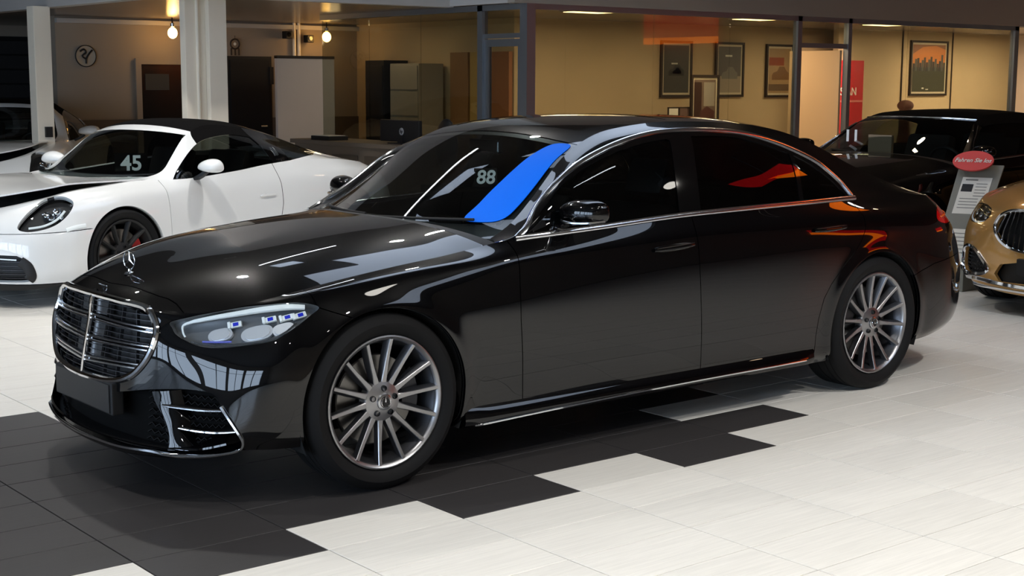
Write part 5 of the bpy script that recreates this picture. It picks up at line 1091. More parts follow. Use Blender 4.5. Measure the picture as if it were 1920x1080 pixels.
def build_softtop(loc, rz, label):
    car = empty('soft_top_car', loc, rz, label, 'car'); G, T, gu = gt_surfs([k for k in FR[7] if k[0] >= .6], KGR, KTC, .6, 3.2); g = .003
    PFx = lambda p: poly_sdf(p, LF.ca, LF.cb); arch = arch_of(LF)
    HLq = catmull([(-1.05,.70),(-.86,.745),(-.62,.77),(-.45,.765),(-.42,.70),(-.55,.65),(-.80,.64),(-.98,.66)], 5, True); pH = PFx(HLq)
    grq = np.concatenate([catmull([(-1.8,.74),(-1.5,.735),(-1.3,.71),(-1.24,.64),(-1.3,.55),(-1.5,.50),(-1.8,.49)], 5), [(-2.2, .49), (-2.2, .74)]]); pG = PFx(grq); pI = PFx([(-2.2,.38),(-1.2,.38),(-.9,.40),(-.85,.25),(-2.2,.22)])
    body_common(car, M_black, arch, g, PFx, pH, pG, pI); lower_body(car, M_black, g, arch, PFx)
    gb = whole('grille', cut(LF, [pG], -.05), M_dark, car); whole('lower_intake', cut(LF, [pI], -.05), M_dark, car)
    P, N = LF.path(grq[:-2], .004, 1, smooth=False)
    for s in (1, -1): strip('grille_rim', P, N, flat_prof(.014, .008), M_chrome, gb, s); headlamp_simple(car, HLq, pH, s); mirror_simple(car, s, M_black, .80, 1.075)
    bon = whole('bonnet', add_flange(*cut(LH, [.60-LH.ca]), .01), M_black, car); whole('cowl_panel', cut(LH, [LH.ca-.60]), M_dark, car)
    b0 = np.repeat(G.G[:, 0, 2]+.008, G.G.shape[1]); belt = G.cb-b0
    DL = poly_sdf(np.concatenate([catmull([(.80,.95),(.86,1.06),(1.05,1.18),(1.22,1.27),(1.45,1.30),(1.9,1.30),(2.2,1.255)], 5), [(2.38, 1.06), (2.38, .8), (.80, .8)]]), G.ca, G.cb); topm = poly_sdf([(1.16, 1.6), (1.20, 1.285), (1.4, 1.315), (1.9, 1.315), (2.2, 1.27), (2.42, 1.0), (3.3, .9), (3.3, 1.6)], G.ca, G.cb)
    for s in (1, -1):
        side_put('screen_pillar', cut(G, [1.22-G.ca, -DL, -topm]), M_black, car, s); side_put('soft_top_side', cut(G, [np.maximum(topm, G.ca-1.25), -DL]), M_fabric, car, s); side_put('door_window', cut(G, [DL, belt], -.004), M_sideg, car, s)
        P, N = G.path([(.80, 1.01), (.95, 1.135), (1.08, 1.215), (1.19, 1.283)], .004, 6); strip('pillar_chrome', P, N, flat_prof(.010, .006), M_chrome, car, s)
        uu = np.linspace(.8, 2.6, 30); P = np.array([G.G[np.argmin(np.abs(gu-q)), 0] for q in uu]); N = np.tile((0, -.93, .37), (30, 1)); strip('waist_chrome', gsmooth(P, 1.)+N*.004, N, flat_prof(.016, .006), M_chrome, car, s)
        for k in range(2):
            x0 = 1.35+k*.95; y0 = -s*.38; sB = MB(); sB.box((x0-.05, y0-.26, .38), (x0+.45, y0+.26, .56), None, .05); MM = Matrix.Translation((x0+.42, y0, .5)) @ Matrix.Rotation(math.radians(20), 4, 'Y'); sB.box((-.07, -.25, 0), (.08, .25, .70), MM, .06); sB.build('seat', M_leath2, car, smooth='auto')
    hdr = 1.235-T.ca
    whole('windscreen', cut(T, [hdr-.02]), M_screen, car); whole('screen_header', cut(T, [-(hdr-.02), hdr+.03]), M_gloss, car); whole('soft_top', cut(T, [-(hdr+.03)]), M_fabric, car)
    P = np.array([T.at(1.235, y, .004)[0] for y in np.linspace(0, .60, 14)]); N = np.array([T.at(1.235, y, .004)[1] for y in np.linspace(0, .60, 14)])
    for s in (1, -1): strip('header_chrome', P, N, flat_prof(.010, .006), M_chrome, car, s)
    MB().prism([(.62, .93), (.80, .975), (1.05, .95), (1.12, .88), (1.08, .70), (.62, .6)], -.74, .74, 'y').build('dashboard', M_leather, car)
    n = 28; sw = MB(); Ms = Matrix.Translation((1.16, -.38, .92)) @ Matrix.Rotation(math.radians(-22), 4, 'Y'); sw.tube([tuple(Ms @ Vector((0, .18*math.cos(2*PI*k/n), .18*math.sin(2*PI*k/n)))) for k in range(n)], .014, 8, closed=True); sw.box((-.02, -.16, -.02), (0, .16, .02), Ms); sw.build('steering_wheel', M_leather, car, smooth='auto')
    cd_ = MB().box((.80, -.02, 1.02), (.83, .24, 1.19)).build('screen_card', mat('card_beige', (150, 130, 105), .7), car)
    text_obj('price_number', '11', .15, (.76, .40, 1.17), (.45, -.89, 0), (0, 0, 1), M_number, car, bold=.004, extrude=.001, label='white number 11')
    for pts in ([(.735, .10), (.745, .35), (.755, .60)],):
        P = [T.at(a, y, .012)[0]*[1, -1, 1] for a, y in catmull(pts, 6)]; MB().tube(P, .007, 6).build('wiper', M_dark, car)
    return car
softtop = build_softtop((7.0, 2.38, 0), 0, 'black soft-top convertible behind the saloon boot, number 11 in its windscreen')
M_gold = mat('gold_paint', (190, 146, 84), .32, .55, 1.0, .5, coat_rough=.02)
def build_gold(loc, rz, label):
    car = empty('gold_car', loc, rz, label, 'car'); g = .003; PFx = lambda p: poly_sdf(p, LF.ca, LF.cb); arch = arch_of(LF)
    HLq = catmull([(-1.02,.70),(-.93,.745),(-.75,.768),(-.55,.772),(-.43,.755),(-.44,.70),(-.55,.65),(-.80,.638),(-.97,.655)], 5, True); pH = PFx(HLq)
    gl = catmull([(-1.8,.772),(-1.5,.768),(-1.3,.758),(-1.21,.72),(-1.20,.66),(-1.25,.58),(-1.34,.51),(-1.5,.475),(-1.8,.465)], 5); grq = np.concatenate([gl, [(-2.2, .465), (-2.2, .772)]]); pG = PFx(grq)
    it = catmull([(-.73,.44),(-.85,.468),(-1.0,.45),(-1.12,.385),(-1.19,.32),(-1.14,.285),(-1.0,.272),(-.82,.275),(-.73,.31),(-.71,.38)], 5, True); cm = np.array([(-2.2,.40),(-1.45,.40),(-1.30,.37),(-1.25,.30),(-1.30,.25),(-2.2,.25)]); pI = np.maximum(PFx(it), PFx(cm))
    body_common(car, M_gold, arch, g, PFx, pH, pG, pI); lower_body(car, M_gold, g, arch, PFx)
    gb = whole('grille', cut(LF, [pG], -.06), M_under, car); ib = whole('lower_intake', cut(LF, [pI], -.05), M_dark, car)
    P, N = LF.path(gl, .004, 1, smooth=False); P2 = np.concatenate([P, mpts(P, -1)[::-1][1:-1]]); N2 = np.concatenate([N, mpts(N, -1)[::-1][1:-1]]); strip('grille_rim', P2, N2, flat_prof(.022, .012), M_chrome, gb, closed=True)
    for k in range(12):
        u_ = -1.775+k*.048; zs = [z for z in np.linspace(.45, .79, 50) if poly_sdf(grq, [u_], [z])[0] > .006]
        if len(zs) < 4: continue
        P, N = LF.path([(u_, z) for z in np.linspace(zs[0], zs[-1], 8)], -.012, 1, smooth=False)
        for s in (1, -1): strip('grille_bar', P, N, flat_prof(.011, .010), M_chrome, gb, s)
    for s in (1, -1):
        headlamp_simple(car, HLq, pH, s); mirror_simple(car, s, M_gold)
        P, N = LF.path(it, .004, 1, smooth=False); strip('intake_chrome', P, N, flat_prof(.026, .012), M_chrome, ib, s, closed=True)
        b = MB()
        for r_ in range(7):
            pts = [(-1.2+.02*i, .285+.026*r_+(.006 if i % 2 else -.006)) for i in range(25)]; pts = [p for p in pts if poly_sdf(it, [p[0]], [p[1]])[0] > .003]
            if len(pts) > 2: P, N = LF.path(pts, -.03, 1, smooth=False); V, Fq = sweep(mpts(P, s), flat_prof(.004, .005), up=mpts(N, s)); b.add(V, Fq)
        b.build('intake_mesh', M_cast, ib)
        P, N = LF.path([(-.55, .30), (-.7, .262), (-.9, .246), (-1.1, .244), (-1.25, .236), (-1.5, .228), (-1.79, .226)], .006, 6); strip('lip_chrome', P, N, flat_prof(.030, .012), M_chrome, car, s)
        P, N = LF.path([(-1.0, .205), (-1.25, .198), (-1.5, .192), (-1.79, .19)], .006, 6); strip('lip_chrome', P, N, flat_prof(.018, .010), M_chrome, car, s)
    MB().box((-.908, -.27, .31), (-.85, .27, .43), None, .006).build('plate_holder', M_dark, car)
    whole('bonnet', add_flange(*cut(LH, [.60-LH.ca]), .01), M_gold, car); whole('cowl_panel', cut(LH, [LH.ca-.60]), M_dark, car)
    b0 = LG.cb-np.repeat(LG.G[:, 0, 2]+.01, LG.G.shape[1]); DL = poly_sdf(np.concatenate([catmull([(.763,1.001),(.861,1.091),(1.111,1.25),(1.377,1.351),(1.918,1.433),(2.322,1.419),(2.64,1.361),(2.918,1.266),(3.09,1.13)], 5), [(3.115, .9), (.74, .9)]]), LG.ca, LG.cb)
    sides('upper_side', cut(LG, [-DL]), M_gold, car); sides('side_windows', cut(LG, [DL, b0], -.004), M_tint, car)
    hdr = 1.36-LT.ca; whole('windscreen', cut(LT, [hdr]), M_screen, car); whole('roof', cut(LT, [-hdr, 3.0-LT.ca]), M_gold, car); whole('rear_window', cut(LT, [LT.ca-3.0]), M_tint, car)
    MB().prism([(.62, .93), (.80, .985), (1.05, .96), (1.12, .88), (1.08, .70), (.62, .6)], -.74, .74, 'y').build('dashboard', M_leather, car)
    for y0 in (-.38, .38):
        sB = MB(); sB.box((1.3, y0-.26, .38), (1.85, y0+.26, .56), None, .05); MM = Matrix.Translation((1.8, y0, .5)) @ Matrix.Rotation(math.radians(20), 4, 'Y'); sB.box((-.07, -.25, 0), (.08, .25, .8), MM, .06); sB.build('seat', M_leath2, car, smooth='auto')
    return car
gold = build_gold((6.9, -.29, 0), .08, 'gold car with an upright chrome bar grille, cut off by the right edge')
# ================================================================ fittings of the hall and offices
def thing(name, loc, label, cat, group=None, rz=0): return empty(name, loc, rz, label, cat, group)
M_ink = mat('ink_black', (18, 18, 20), .6); M_paper = mat('paper_white', (222, 218, 206), .7); M_brown = mat('dark_oak', (46, 34, 26), .5); M_glossred = mat('banner_red', (178, 20, 28), .5)
M_anth = mat('anthracite', (22, 22, 24), .5); M_desk = mat('desk_grey', (104, 92, 80), .55); M_navy = mat('navy_door', (12, 14, 20), .5)
# columns
c1 = thing('column', (3.12, 10.75, 0), 'slim white square column at the left edge behind the white convertible', 'column'); MB().box((-.10, -.10, 0), (.10, .10, SZ), None, .008).build('shaft', M_col, c1); MB().box((-.13, -.13, 0), (.13, .13, .08), None, .006).build('column_foot', M_col, c1); MB().box((-.02, -.14, 1.0), (.06, -.10, 1.12)).build('switch_box', M_anth, c1)
c2 = thing('column', (3.98, 8.15, 0), 'wide white column with a boxed pipe beside it, behind the white convertible roof', 'column'); MB().box((-.10, -.10, 0), (.105, .10, SZ+.5), None, .006).build('shaft', M_col, c2); MB().box((-.33, -.02, 0), (-.10, .10, SZ+.5), None, .004).build('pipe_casing', M_col, c2); MB().tube([(-.2, -.035, 0), (-.2, -.035, SZ+.5)], .018, 10).build('pipe', M_col, c2, smooth='auto'); MB().box((-.12, -.115, 0), (.125, .12, .08)).build('column_foot', M_col, c2)
# left back wall: roller shutter, clock, window, door, cables
sh = thing('roller_shutter', (4.9, 16.98, 0), 'black roller shutter of wide horizontal slats at the far left', 'shutter'); MB().box((-1.5, -.01, 0), (.72, .005, 2.32)).build('shutter_backing', M_under, sh)
for k in range(10): MB().box((-1.48, -.06, .02+k*.225), (.70, -.012, .02+k*.225+.205), None, .012).build('slat', mat('shutter_slat', (44, 42, 42), .45), sh)
MB().box((.55, -.09, 2.05), (.65, -.06, 2.22)).build('control_box', mat('box_grey', (70, 68, 64), .5), sh)
ck = thing('wall_clock', (4.60, 12.99, 1.97), 'round wall clock with dark swirl face on the taupe back wall', 'clock')
MB().lathe([(.001, -.012), (.125, -.012), (.14, -.02), (.145, 0)], 36, 'y').build('clock_body', mat('clock_face', (168, 158, 142), .5), ck, smooth='auto'); MB().lathe([(.132, -.013), (.138, -.024), (.145, -.02), (.145, 0)], 36, 'y').build('clock_rim', M_anth, ck, smooth='auto')
for pts in (([(-.08, .06), (-.03, .09), (0, .05), (-.05, .0), (0, -.04)]), ([(.0, -.10), (.005, -.03), (.05, .04), (.09, .08)])): MB().tube([(x, -.02, z) for x, z in catmull(pts, 5)], .012, 6).build('clock_hand', M_ink, ck)
wn = thing('display_window', (5.73, 12.98, 1.12), 'dark framed window pane in the back wall left of the wide column', 'window'); MB().box((-.36, -.02, -.5), (.37, 0, .75)).build('dark_pane', mat('pane_black', (26, 26, 26), .12), wn)
for a, b_ in (((-.44, -.04, -.55), (-.36, 0, .83)), ((.37, -.04, -.55), (.45, 0, .83)), ((-.36, -.04, .75), (.37, 0, .83))): MB().box(a, b_).build('window_casing', M_wall, wn)
MB().box((-.30, -.026, .40), (.05, -.02, .62)).build('pane_notice', mat('notice_grey', (52, 52, 50), .5), wn)
dd = thing('steel_door', (7.05, 12.98, 0), 'tall dark navy steel door on the back wall right of the wide column', 'door'); MB().box((-.33, -.04, 0), (.31, -.005, 1.95), None, .004).build('door_leaf', M_navy, dd); MB().box((-.37, -.02, 0), (.35, 0, 2.0)).build('door_frame', M_anth, dd); MB().tube([(.22, -.045, 1.0), (.22, -.09, 1.0), (.12, -.09, 1.0)], .012, 6).build('door_lever', M_satin, dd); MB().box((.30, -.06, 1.6), (.36, -.02, 1.85)).build('door_closer', M_anth, dd)
dc = thing('dream_catcher', (6.81, 12.97, 2.15), 'small dark ring ornament with hanging feathers above the navy door', 'ornament'); MB().tube([(.07*math.cos(a), -.02, .02+.07*math.sin(a)) for a in np.linspace(0, 2*PI, 25)[:-1]], .012, 6, closed=True).build('ring', M_brown, dc); MB().tube([(0, -.02, .09), (0, -.02, .14)], .004, 5).build('hanger', M_brown, dc)
for x in (-.06, 0, .06): MB().add(*sweep(np.array([(x, -.02, -.04), (x, -.02, -.09), (x, -.02, -.14)]), [(-.012, -.002), (.012, -.002), (.012, .002), (-.012, .002)], up=(0, 1, 0))).build('feather', M_brown, dc)
MB().lathe([(.001, -.006), (.02, -.006), (.022, 0)], 12, 'y', (0, -.015, .02)).build('ring_centre', M_paper, dc)
for k, (x, z, t) in enumerate(((7.62, 2.32, 'nearest the navy door'), (7.98, 2.27, 'beside the wall pipes'))):
    cm_ = thing('security_camera', (x, 12.98, z), 'small dark wall camera under the ceiling, '+t, 'camera', 'wall cameras'); MB().box((-.05, -.16, -.06), (.06, -.04, .05), None, .012).build('camera_body', M_anth, cm_); MB().box((-.02, -.05, -.02), (.02, 0, .02)).build('bracket', M_col, cm_); MB().lathe([(.001, -.172), (.03, -.170), (.035, -.16)], 16, 'y').build('camera_lens', M_gloss, cm_)
for k, x in enumerate((7.78, 7.86)): p_ = thing('wall_pipe', (x, 12.95, 0), 'thin light pipe running up the back wall, '+('left of the pair' if k == 0 else 'right of the pair'), 'pipe', 'wall pipes'); MB().tube([(0, 0, 0), (0, 0, SZ)], .025, 8).build('pipe_run', M_col, p_, smooth='auto')
tr1 = MB().box((4.2, 12.93, 2.40), (9.0, 12.999, 2.46)).build('trim_2', M_fasc, kind='structure'); MB().box((4.2, 12.97, 0), (9.0, 12.999, 1.12)).build('trim_3', mat('dado_brown', (88, 76, 65), .7), kind='structure')
pn = thing('screen_wall', (7.25, 12.0, 0), 'freestanding pale grey partition beside the navy door', 'partition'); MB().box((-.33, -.03, 0), (.60, .03, 1.98), None, .004).build('panel', M_fasc, pn); MB().box((-.33, -.04, 1.96), (.60, .04, 2.0)).build('top_rail', M_anth, pn)
# pendant bulbs
for k, (x, t) in enumerate(((5.68, 'above the wide window'), (8.12, 'beside the glass edge'))):
    lb = thing('pendant_lamp', (x, 12.6, 2.29), 'glowing warm pendant bulb under the low ceiling, '+t, 'lamp', 'warm pendant bulbs'); MB().ell((0, 0, 0), (.065, .065, .075)).build('glass_bulb', M_bulb, lb, smooth=True); MB().tube([(0, 0, .07), (0, 0, SZ-2.29)], .012, 8).build('cord', M_anth, lb); MB().lathe([(.03, .13), (.03, .085), (.02, .08)], 16, 'z').build('bulb_socket', M_satin, lb)
    la = bpy.data.lights.new('bulb_light', 'POINT'); la.energy = 2; la.color = (1, .68, .36); la.shadow_soft_size = .1; lo = bpy.data.objects.new('bulb_light', la); C.objects.link(lo); lo.location = (x, 12.4, 2.22)
# reception desk, monitor, chair, printer
dk = thing('reception_desk', (6.2, 8.6, 0), 'low grey-brown reception desk in front of the office glass', 'desk')
MB().box((-.30, -1.0, .90), (.35, 1.3, .95), None, .006).build('desk_top', M_desk, dk); MB().box((-.26, -.95, 0), (-.22, 1.25, .90)).build('desk_front', M_desk, dk); MB().box((-.22, -.95, 0), (.30, -.90, .90)).build('desk_end', M_desk, dk); MB().box((-.22, 1.20, 0), (.30, 1.25, .90)).build('desk_end', M_desk, dk)
for y in (-.6, .1, .8): MB().box((-.272, y-.28, .62), (-.262, y+.28, .80), None, .004).build('drawer_front', mat('drawer_brown', (84, 73, 62), .5), dk)
mo = thing('computer_monitor', (6.2, 7.90, .95), 'black computer monitor with a round pale logo on its back, on the reception desk', 'monitor'); MB().box((-.02, -.36, .02), (.03, .42, .27), None, .01).build('monitor_shell', M_anth, mo); MB().box((-.03, -.05, 0), (.05, .05, .1)).build('stand_neck', M_anth, mo); MB().box((-.10, -.15, 0), (.12, .15, .012)).build('stand_foot', M_anth, mo); MB().box((.03, -.34, .04), (.034, .40, .25)).build('screen', M_gloss, mo)
MB().lathe([(.001, -.026), (.040, -.026), (.043, -.02)], 24, 'x', (0, -.02, .14)).build('logo_disc', mat('logo_grey', (150, 150, 152), .4), mo); text_obj('logo_letters', 'hp', .06, (-.028, -.02, .142), (0, -1, 0), (0, 0, 1), M_anth, mo, shear=.25, extrude=.001, bold=.001)
ch = thing('office_chair', (6.35, 7.22, 0), 'black round-backed office chair behind the reception monitor', 'chair'); MB().box((-.22, -.24, .44), (.22, .24, .52), None, .03).build('seat', M_anth, ch, smooth='auto'); MB().ell((-.02, 0, .95), (.06, .20, .30)).build('backrest', M_anth, ch, smooth=True); MB().tube([(0, 0, .1), (0, 0, .44)], .03, 8).build('gas_post', M_satin, ch)
for k in range(5): a = 2*PI*k/5; MB().tube([(0, 0, .10), (.26*math.cos(a), .26*math.sin(a), .06)], .018, 6).build('base_arm', M_anth, ch); MB().ell((.26*math.cos(a), .26*math.sin(a), .03), (.03, .03, .03), 10, 6).build('castor', M_anth, ch)
pr = thing('document_tray', (6.1, 9.3, .95), 'flat black document tray on the left end of the reception desk', 'tray'); MB().box((-.14, -.2, 0), (.14, .2, .05), None, .006).build('tray_body', M_anth, pr); MB().box((-.12, -.17, .045), (.12, .17, .055)).build('paper_stack', M_paper, pr)
# inside the left office
for k, (y, w_, h, m, t) in enumerate(((11.9, .34, 1.95, M_navy, 'dark cabinet'), (11.2, .5, 1.9, mat('shelf_white', (150, 142, 128), .6), 'pale cabinet'))):
    cb = thing('tall_cabinet', (8.62, y, 0), 'tall '+t+' seen through the left office glass', 'cabinet'); MB().box((-.2, -w_, 0), (.22, w_*.4, h), None, .005).build('cabinet_body', m, cb)
    for s_ in range(5): MB().box((-.215, -w_+.02, .1+s_*.36), (-.202, w_*.4-.02, .1+s_*.36+.33), None, .004).build('cabinet_door', m, cb)
for k, (y, m, t) in enumerate(((10.3, mat('panel_tan', (150, 112, 74), .6), 'tan'), (9.85, mat('panel_yellow', (190, 158, 92), .6), 'yellowish'), (9.4, mat('panel_copper', (158, 104, 68), .6), 'copper brown'))):
    pb = thing('wall_panel', (8.84, y, 0), 'tall '+t+' panel standing inside the left office', 'panel', 'coloured office panels'); MB().box((-.03, -.20, .05), (.03, .20, 2.05), None, .004).build('panel_board', m, pb); MB().box((-.06, -.18, 0), (.06, .18, .05)).build('panel_foot', M_anth, pb)
rc = thing('armchair', (7.75, 7.0, 0), 'dark armchair with a red cushion inside the corner office door', 'chair'); MB().box((-.25, -.28, .25), (.25, .28, .45), None, .04).build('seat', M_anth, rc, smooth='auto'); MB().box((.18, -.28, .40), (.30, .28, 1.15), None, .05).build('backrest', M_anth, rc, smooth='auto'); MB().box((-.1, -.2, .45), (.16, .2, .95), None, .06).build('cushion', mat('cushion_red', (92, 22, 26), .8), rc, smooth='auto')
for x in (-.2, .2):
    for y in (-.22, .22): MB().tube([(x, y, 0), (x, y, .26)], .015, 6).build('leg', M_anth, rc)
# ------------------------------------------------ framed pictures
def picture(x, z0, w_, h, label, kind, y=9.19, frame=M_brown):
    p = thing('framed_picture', (x, y, z0), label, 'picture'); f = .035
    for a, b_ in (((-w_/2, -.035, 0), (-w_/2+f, 0, h)), ((w_/2-f, -.035, 0), (w_/2, 0, h)), ((-w_/2+f, -.035, 0), (w_/2-f, 0, f)), ((-w_/2+f, -.035, h-f), (w_/2-f, 0, h))): MB().box(a, b_).build('frame_side', frame, p)
    MB().box((-w_/2+f, -.018, f), (w_/2-f, -.01, h-f)).build('mount', mat('mount_cream', (214, 200, 172), .7), p); i0, i1, j0, j1 = -w_/2+f+.03, w_/2-f-.03, f+.03, h-f-.03; W, H_ = i1-i0, j1-j0
    def pr(u0, v0, u1, v1, m, d=.001): MB().box((i0+u0*W, -.019-d, j0+v0*H_), (i0+u1*W, -.0185, j0+v1*H_)).build('print', m, p)
    def pp(poly, m, d=.002): MB().prism([(i0+a*W, j0+b_*H_) for a, b_ in poly], -.019-d, -.0188, 'y').build('print_shape', m, p)
    def carshape(u0, v0, sc, m):
        pp([(u0+sc*a, v0+sc*.6*b_) for a, b_ in ((-.5, 0), (-.5, .22), (-.42, .34), (-.2, .4), (-.08, .62), (.2, .62), (.36, .4), (.5, .32), (.5, 0))], m)
    if kind == 'car':
        pr(0, 0, 1, 1, mat('print_grey', (70, 68, 64), .4)); carshape(.5, .36, .62, mat('print_dark', (34, 33, 32), .4)); carshape(.52, .40, .34, mat('print_light', (150, 140, 124), .4)); pr(.3, .6, .55, .63, M_paper, .002)
    elif kind == 'pale':
        pr(0, 0, 1, 1, mat('print_slate', (92, 88, 84), .4)); pr(0, 0, 1, .36, mat('print_pale', (158, 146, 128), .4), .0015); carshape(.5, .30, .7, mat('print_steel', (120, 116, 110), .4)); pr(.3, .78, .6, .82, M_paper, .003)
    elif kind == 'warm':
        pr(0, 0, 1, 1, mat('print_sand', (170, 140, 100), .4)); pr(0, .62, .7, .8, mat('print_rust', (150, 70, 40), .4), .0015); carshape(.55, .3, .8, mat('print_ochre', (130, 96, 62), .4)); pr(0, .05, 1, .2, mat('print_brown', (112, 92, 70), .4), .0015)
    elif kind == 'city':
        pr(0, 0, 1, 1, mat('print_dusk', (214, 132, 62), .4)); pr(0, 0, 1, .52, mat('print_moss', (66, 66, 52), .4), .0015); pp([(0, .80), (.3, .95), (.7, .98), (1, .9), (1, 1), (0, 1)], mat('print_cloud', (150, 100, 66), .4), .0012)
        for k in range(15):
            u0 = k/15+.004; hh = .10+.20*((k*37) % 11)/11*(1.3 if k in (0, 1, 11, 13, 14) else .8); pr(u0, .44, u0+.06, .50+hh, mat('print_tower%d' % (k % 3), ((50, 50, 52), (84, 88, 84), (66, 60, 54))[k % 3], .4), .002+.0003*(k % 3))
        pr(.3, .06, .36, .09, M_paper, .003); pr(.42, .04, .5, .06, M_paper, .003)
    elif kind == 'group':
        pr(0, 0, 1, 1, mat('print_mauve', (118, 98, 84), .4)); pr(0, .3, .35, .95, mat('print_umber', (62, 40, 32), .4), .0015); pr(.45, .5, .95, .95, mat('print_fog', (160, 150, 136), .4), .0015); pp([(.2, .1), (.9, .05), (.95, .4), (.6, .5), (.3, .4)], mat('print_wine', (88, 52, 46), .4))
    return p
picture(11.90, 1.44, .64, .81, 'tall framed car poster on the beige office wall, leftmost of the three', 'car'); picture(13.03, 1.44, .62, .81, 'tall framed pale car poster, middle of the three on the office wall', 'pale'); picture(14.16, 1.43, .63, .81, 'framed warm-toned car poster beside the second office door', 'warm')
picture(11.57, .90, .56, .86, 'framed photograph standing on the office sideboard below the car posters', 'group', 8.3); picture(17.35, 1.45, 1.03, .90, 'framed orange dusk skyline picture in the right-hand office', 'city', 8.72)
wall_y('wall_office_right', 8.72, 15.0, 19.8, 0, SZ, M_wall2, (), .1); MB().box((16.62, 8.70, 0), (16.64, 8.722, SZ)).build('trim_4', M_brown, kind='structure'); MB().box((18.0, 8.70, 0), (18.015, 8.722, SZ)).build('trim_5', M_brown, kind='structure')
sb = thing('sideboard', (11.6, 8.45, 0), 'long low oak sideboard under the office posters', 'sideboard'); MB().box((-.9, -.22, .08), (1.3, .22, .88), None, .006).build('carcass', mat('oak_tan', (150, 112, 70), .5), sb); MB().box((-.92, -.24, .88), (1.32, .24, .90)).build('sideboard_top', mat('oak_tan', (150, 112, 70), .5), sb)
for k in range(3): MB().box((-.87+k*.73, -.235, .12), (-.17+k*.73, -.222, .84), None, .004).build('cabinet_door', mat('oak_tan', (150, 112, 70), .5), sb)
for k, (x, w_, m, t) in enumerate(((11.02, .2, M_paper, 'small pale framed card'), (11.26, .26, mat('card_mauve', (112, 88, 80), .6), 'small mauve framed card'))):
    cc = thing('desk_frame', (x, 8.35, .90), t+' on the left end of the oak sideboard', 'picture', 'small frames on the sideboard'); MB().box((-w_/2, -.01, 0), (w_/2, .01, .42), None, .004).build('frame_board', M_brown, cc); MB().box((-w_/2+.015, -.014, .02), (w_/2-.015, -.01, .40)).build('card', m, cc)
# red banner
bn = thing('roll_up_banner', (14.9, 8.5, 0), 'tall red roll-up banner seen past the second office door', 'banner'); MB().box((-.45, -.012, .06), (.45, -.004, 2.0)).build('banner_sheet', M_glossred, bn); MB().box((-.47, -.08, 0), (.47, .08, .06), None, .01).build('banner_base', M_satin, bn); MB().box((-.45, -.016, 1.36), (.45, -.012, 1.39)).build('white_line', mat('banner_line', (206, 120, 110), .5), bn); MB().tube([(0, .02, .06), (0, .02, 2.0)], .01, 6).build('banner_pole', M_satin, bn)
text_obj('banner_lettering', 'NISSAN', .17, (0, -.014, 1.52), (1, 0, 0), (0, 0, 1), M_paper, bn, extrude=.001, bold=.002)
sc_ = thing('door_leaf', (12.16, 6.42, 0), 'open beige door leaf inside the second office entrance', 'door', rz=0); MB().box((-.02, 0, .02), (.02, .85, 2.08), None, .004).build('leaf', mat('leaf_beige', (190, 160, 122), .6), sc_); MB().tube([(-.025, .75, 1.02), (-.06, .75, 1.02), (-.06, .65, 1.02)], .01, 6).build('lever', M_satin, sc_)
vs_ = thing('vase', (16.2, 8.3, 0), 'dark reddish vase top showing above the black convertible roof', 'vase'); MB().lathe([(.001, 0), (.11, 0), (.15, .3), (.13, .7), (.07, 1.0), (.09, 1.2), (.10, 1.25)], 24, 'z').build('vase_body', mat('vase_brown', (96, 58, 44), .4), vs_, smooth='auto'); MB().ell((0, 0, 1.30), (.13, .13, .09)).build('flower_ball', mat('flower_brown', (92, 56, 46), .8), vs_, smooth=True)
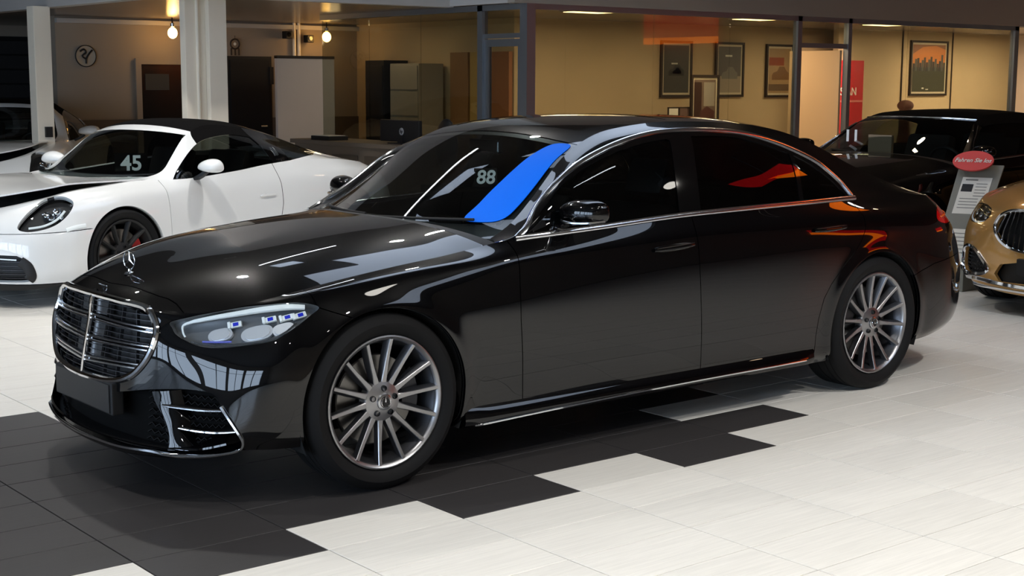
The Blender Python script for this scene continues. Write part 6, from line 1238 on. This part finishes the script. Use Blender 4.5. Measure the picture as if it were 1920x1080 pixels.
# ------------------------------------------------ sales stand with the red oval
st = thing('display_stand', (6.95, 1.10, 0), 'slanted grey sales stand with a red oval sign between black soft-top and gold car', 'stand', rz=0)
ex, ey = np.array((.35, -.94, 0.)), np.array((.50, .06, .864)); nz = np.cross(ex, ey); nz = nz if nz[0] < 0 else -nz
def slab(name, c, w_, h, t, m, par, w2=None):
    c = np.array(c, float); w2 = w_ if w2 is None else w2; q = []
    for d in (0, -t):
        for (a, b_) in ((-w_/2, -h/2), (w_/2, -h/2), (w2/2, h/2), (-w2/2, h/2)): q.append(c+ex*a+ey*b_+nz*d)
    return MB().add(q, [(0, 1, 2, 3), (7, 6, 5, 4), (0, 4, 5, 1), (1, 5, 6, 2), (2, 6, 7, 3), (3, 7, 4, 0)]).build(name, m, par)
def BZ(z, x=0.): return np.array((x+(z-.2)*.579, (z-.2)*.0694, z))
M_stand = mat('stand_grey', (120, 118, 106), .5)
slab('stand_board', BZ(.62), .32, .86, .02, M_stand, st, .36)
slab('price_sheet', BZ(.74)+nz*.004, .24, .34, .003, M_paper, st); slab('second_sheet', BZ(.34, -.06)+nz*.004, .24, .32, .003, M_paper, st)
slab('sheet_photo', BZ(.74)+nz*.006-ex*.06+ey*.07, .09, .07, .001, M_ink, st)
for k in range(9): slab('text_line', BZ(.74)+nz*.006+ex*(.05 if k < 5 else -.02)+ey*(.11-.028*k), .09 if k < 5 else .15, .006, .001, mat('print_lines', (120, 118, 112), .6), st)
for k in range(6): slab('text_line', BZ(.34, -.06)+nz*.006+ey*(.12-.035*k), .17, .006, .001, mat('print_lines', (120, 118, 112), .6), st)
slab('sheet_heading', BZ(.74)+nz*.006-ex*.04+ey*.145, .10, .012, .001, mat('print_lines', (120, 118, 112), .6), st)
oc = np.array((-.02+.82*.46, .03+.82*.05, 1.02))+nz*.02; ov = [oc+ex*(.165*math.cos(a))+ey*(.092*math.sin(a)) for a in np.linspace(0, 2*PI, 41)[:-1]]; MB().add(list(ov)+[v-nz*.02 for v in ov], [tuple(range(40)), tuple(range(40, 80))[::-1]]+[(i, (i+1) % 40, 40+(i+1) % 40, 40+i) for i in range(40)]).build('oval_sign', mat('oval_red', (205, 52, 44), .45), st)
text_obj('oval_lettering', 'Fahren Sie los', .052, oc+nz*.004, ex, ey, M_paper, st, shear=.25, extrude=.001, bold=.0006)
MB().box((-.12, -.20, 0), (.30, .20, .17), None, .006).build('stand_base', M_stand, st); MB().box((.02, -.12, .15), (.06, .12, .30)).build('stand_post', M_stand, st)
